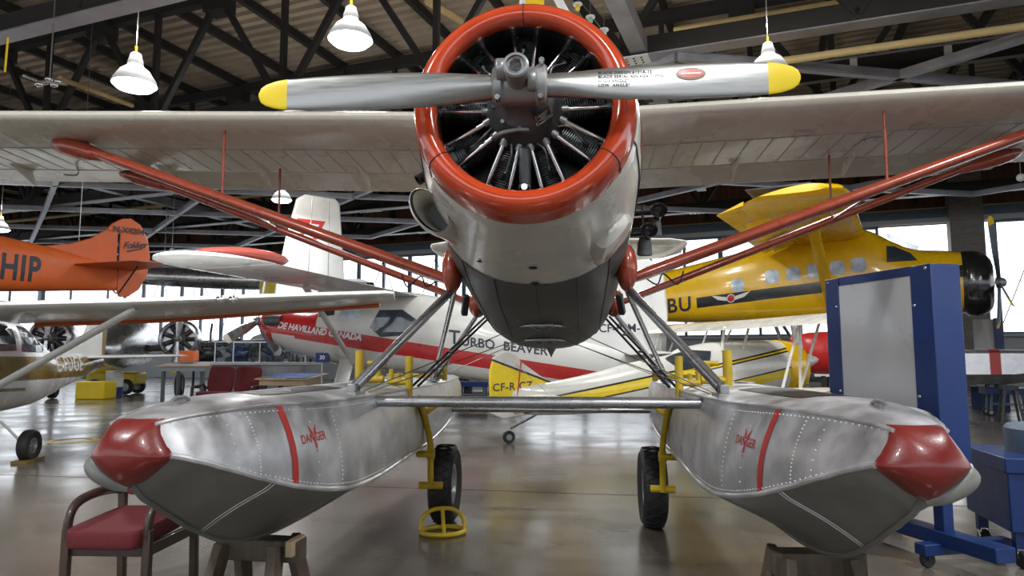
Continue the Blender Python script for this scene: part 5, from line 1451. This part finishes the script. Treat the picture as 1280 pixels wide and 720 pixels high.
# yellow tow tractor and barrel by the silver airplane
tr = empty('tow_tractor', (at(135,470,27).x,27.6,0), R(4), 'low yellow tow tractor parked under the silver airplane','tractor')
MB().box((0,0,.62),(1.9,1.0,.5)).build('body', M['tip'], tr, bevel=.08); MB().box((-.4,0,1.0),(.8,.9,.35)).build('hood', M['tip'], tr, bevel=.08)
for sx in (-.6,.6):
    for sy in (-.5,.5): wheel(tr,(sx,sy,.3),.3,.2,(0,1,0),'tractor_wheel')
ba = empty('barrel', (at(151,470,26.4).x,26.0,0), 0, 'white and blue barrel beside the yellow tow tractor','barrel')
MB().lathe([(.001,0),(.3,0),(.3,.35)],(0,0,0),(0,0,1),20).build('barrel_base', M['blue'], ba); MB().lathe([(.3,.35),(.3,.95),(.001,.96)],(0,0,0),(0,0,1),20).build('barrel_body', M['white2'], ba)
ybn = MB().box((0,0,.31),(1.0,.8,.62)).build('yellow_bin', M['tip'], None, bevel=.04); ybn.location = (at(110,480,24).x,24.5,0); tag(ybn,'yellow storage bin standing under the tail of the white and gold airplane','bin')
# blue dolly under the middle airplane
def dolly(p, rz, label):
    d_ = empty('blue_dolly', p, rz, label, 'dolly')
    MB().box((0,0,.62),(1.05,.7,.16)).build('tray', M['blue'], d_, bevel=.01)
    for sx in (-.38,.38):
        MB().bar((sx,-.2,.56),(sx*1.1,-.2,.12),.05,.05,up=(0,1,0)).build('leg', M['steelblue'], d_)
        wheel(d_,(sx*1.1,-.2,.09),.09,.05,(0,1,0),'caster')
        wheel(d_,(sx*1.1,.2,.09),.09,.05,(0,1,0),'caster'); MB().bar((sx,.2,.56),(sx*1.1,.2,.12),.05,.05,up=(0,1,0)).build('leg', M['steelblue'], d_)
    MB().box((0,-.2,.30),(.8,.05,.05)).build('stretcher', M['steelblue'], d_)
    return d_
dolly((at(591,490,22).x,22,0), R(-8), 'blue wheeled dolly on the floor below the lettering of the middle airplane')
dolly((at(1262,490,17.5).x,17.6,0), R(-20), 'blue wheeled dolly at the right edge behind the silver float')
sr = empty('storage_rack', (at(585,478,30).x,30,0), R(-21), 'dark storage rack full of boxes behind the blue dolly','rack')
for z in (.3,1.0,1.65): MB().box((0,0,z),(4.2,.7,.06)).build('shelf', M['truss'], sr)
for sx in (-2.1,0,2.1): MB().box((sx,0,.9),(.08,.7,1.8)).build('upright', M['truss'], sr)
rp = sr.matrix_basis
for i in range(22):
    z = (.33,1.03)[i % 2]; h = .25+.28*random.random(); x = -1.95+3.9*(i//2)/10.4
    b = MB().box((0,0,h/2),(.26,.5,h)).build('storage_box', M[('wood','gunmetal','tablewood','navy','redpaint')[i % 5]], None, bevel=.01)
    b.location = rp @ V((x,0,z)); b.rotation_euler.z = R(-21)
    tag(b,'small storage box packed on the dark rack behind the blue dolly','box','boxes on the storage rack')
# red hull beyond the biplane's nose, on a stand
rh = empty('red_hull', (8.15,15.15,0), R(-29), 'red hull lying beyond the biplane nose behind the blue display board','hull')
MB().loft(xsec([(-1.9,.05,1.95,1.5),(-1.5,.36,2.04,1.12),(-.7,.48,2.06,1.07),(0,.4,2.04,1.1),(.35,.05,1.9,1.5)])).build('hull', M['redpaint'], rh)
MB().loft([[V((x,y*w,1.10)) for y in (-1,1)]+[V((x,y*w,1.04)) for y in (1,-1)] for x,w in ((-1.4,.2),(-.7,.35),(0,.25))]).build('keel_strip', M['lampshade'], rh)
for x in (-1.5,0): MB().box((x*.8,0,.53),(.12,.5,1.06)).build('stand', M['truss'], rh)
# second blue and white board far right
b2 = empty('information_board', (at(1236,470,19.8).x,19.8,0), R(-35), 'smaller blue and white board standing behind the big blue display board','board')
MB().box((-.05,0,1.6),(.5,.06,1.9)).build('white_panel', M['panel'], b2); MB().box((.30,0,1.6),(.22,.3,1.96)).build('frame_post', M['blue'], b2); MB().box((0,0,.32),(.9,.5,.64)).build('base', M['blue'], b2)
# grey covered hangar-floor platform behind the biplane
gp_ = MB().box((0,0,.28),(3.4,1.3,.56)).build('low_platform', M['deskgrey'], None, bevel=.02); gp_.location = (at(985,470,17.).x,20.2,0); gp_.rotation_euler.z=R(-12); tag(gp_,'low grey platform on the floor behind the biplane nose','platform')

# ================================================================== light, sky, camera
w = bpy.data.worlds.new('overcast_sky'); scene.world = w; w.use_nodes = True
bg = w.node_tree.nodes['Background']; bg.inputs[0].default_value = (.93,.97,1.,1); bg.inputs[1].default_value = 5.0
cam = bpy.data.cameras.new('camera'); co = bpy.data.objects.new('camera', cam); col.objects.link(co)
co.location = (0,0,EYE); co.rotation_euler = (pi/2+PITCH,0,0)
cam.sensor_width = 36; cam.lens = FOC/1280*36; cam.clip_end = 400
scene.camera = co
vs = scene.view_settings; vs.view_transform = 'Standard'; vs.look = 'None'; vs.gamma = 1; vs.use_curve_mapping = False; vs.exposure = -0.75
scene.display_settings.display_device = 'sRGB'
cy = scene.cycles
cy.use_denoising = True; cy.max_bounces = 8; cy.diffuse_bounces = 4; cy.glossy_bounces = 4; cy.transparent_max_bounces = 16
cy.sample_clamp_indirect = 6; cy.caustics_reflective = False; cy.caustics_refractive = False
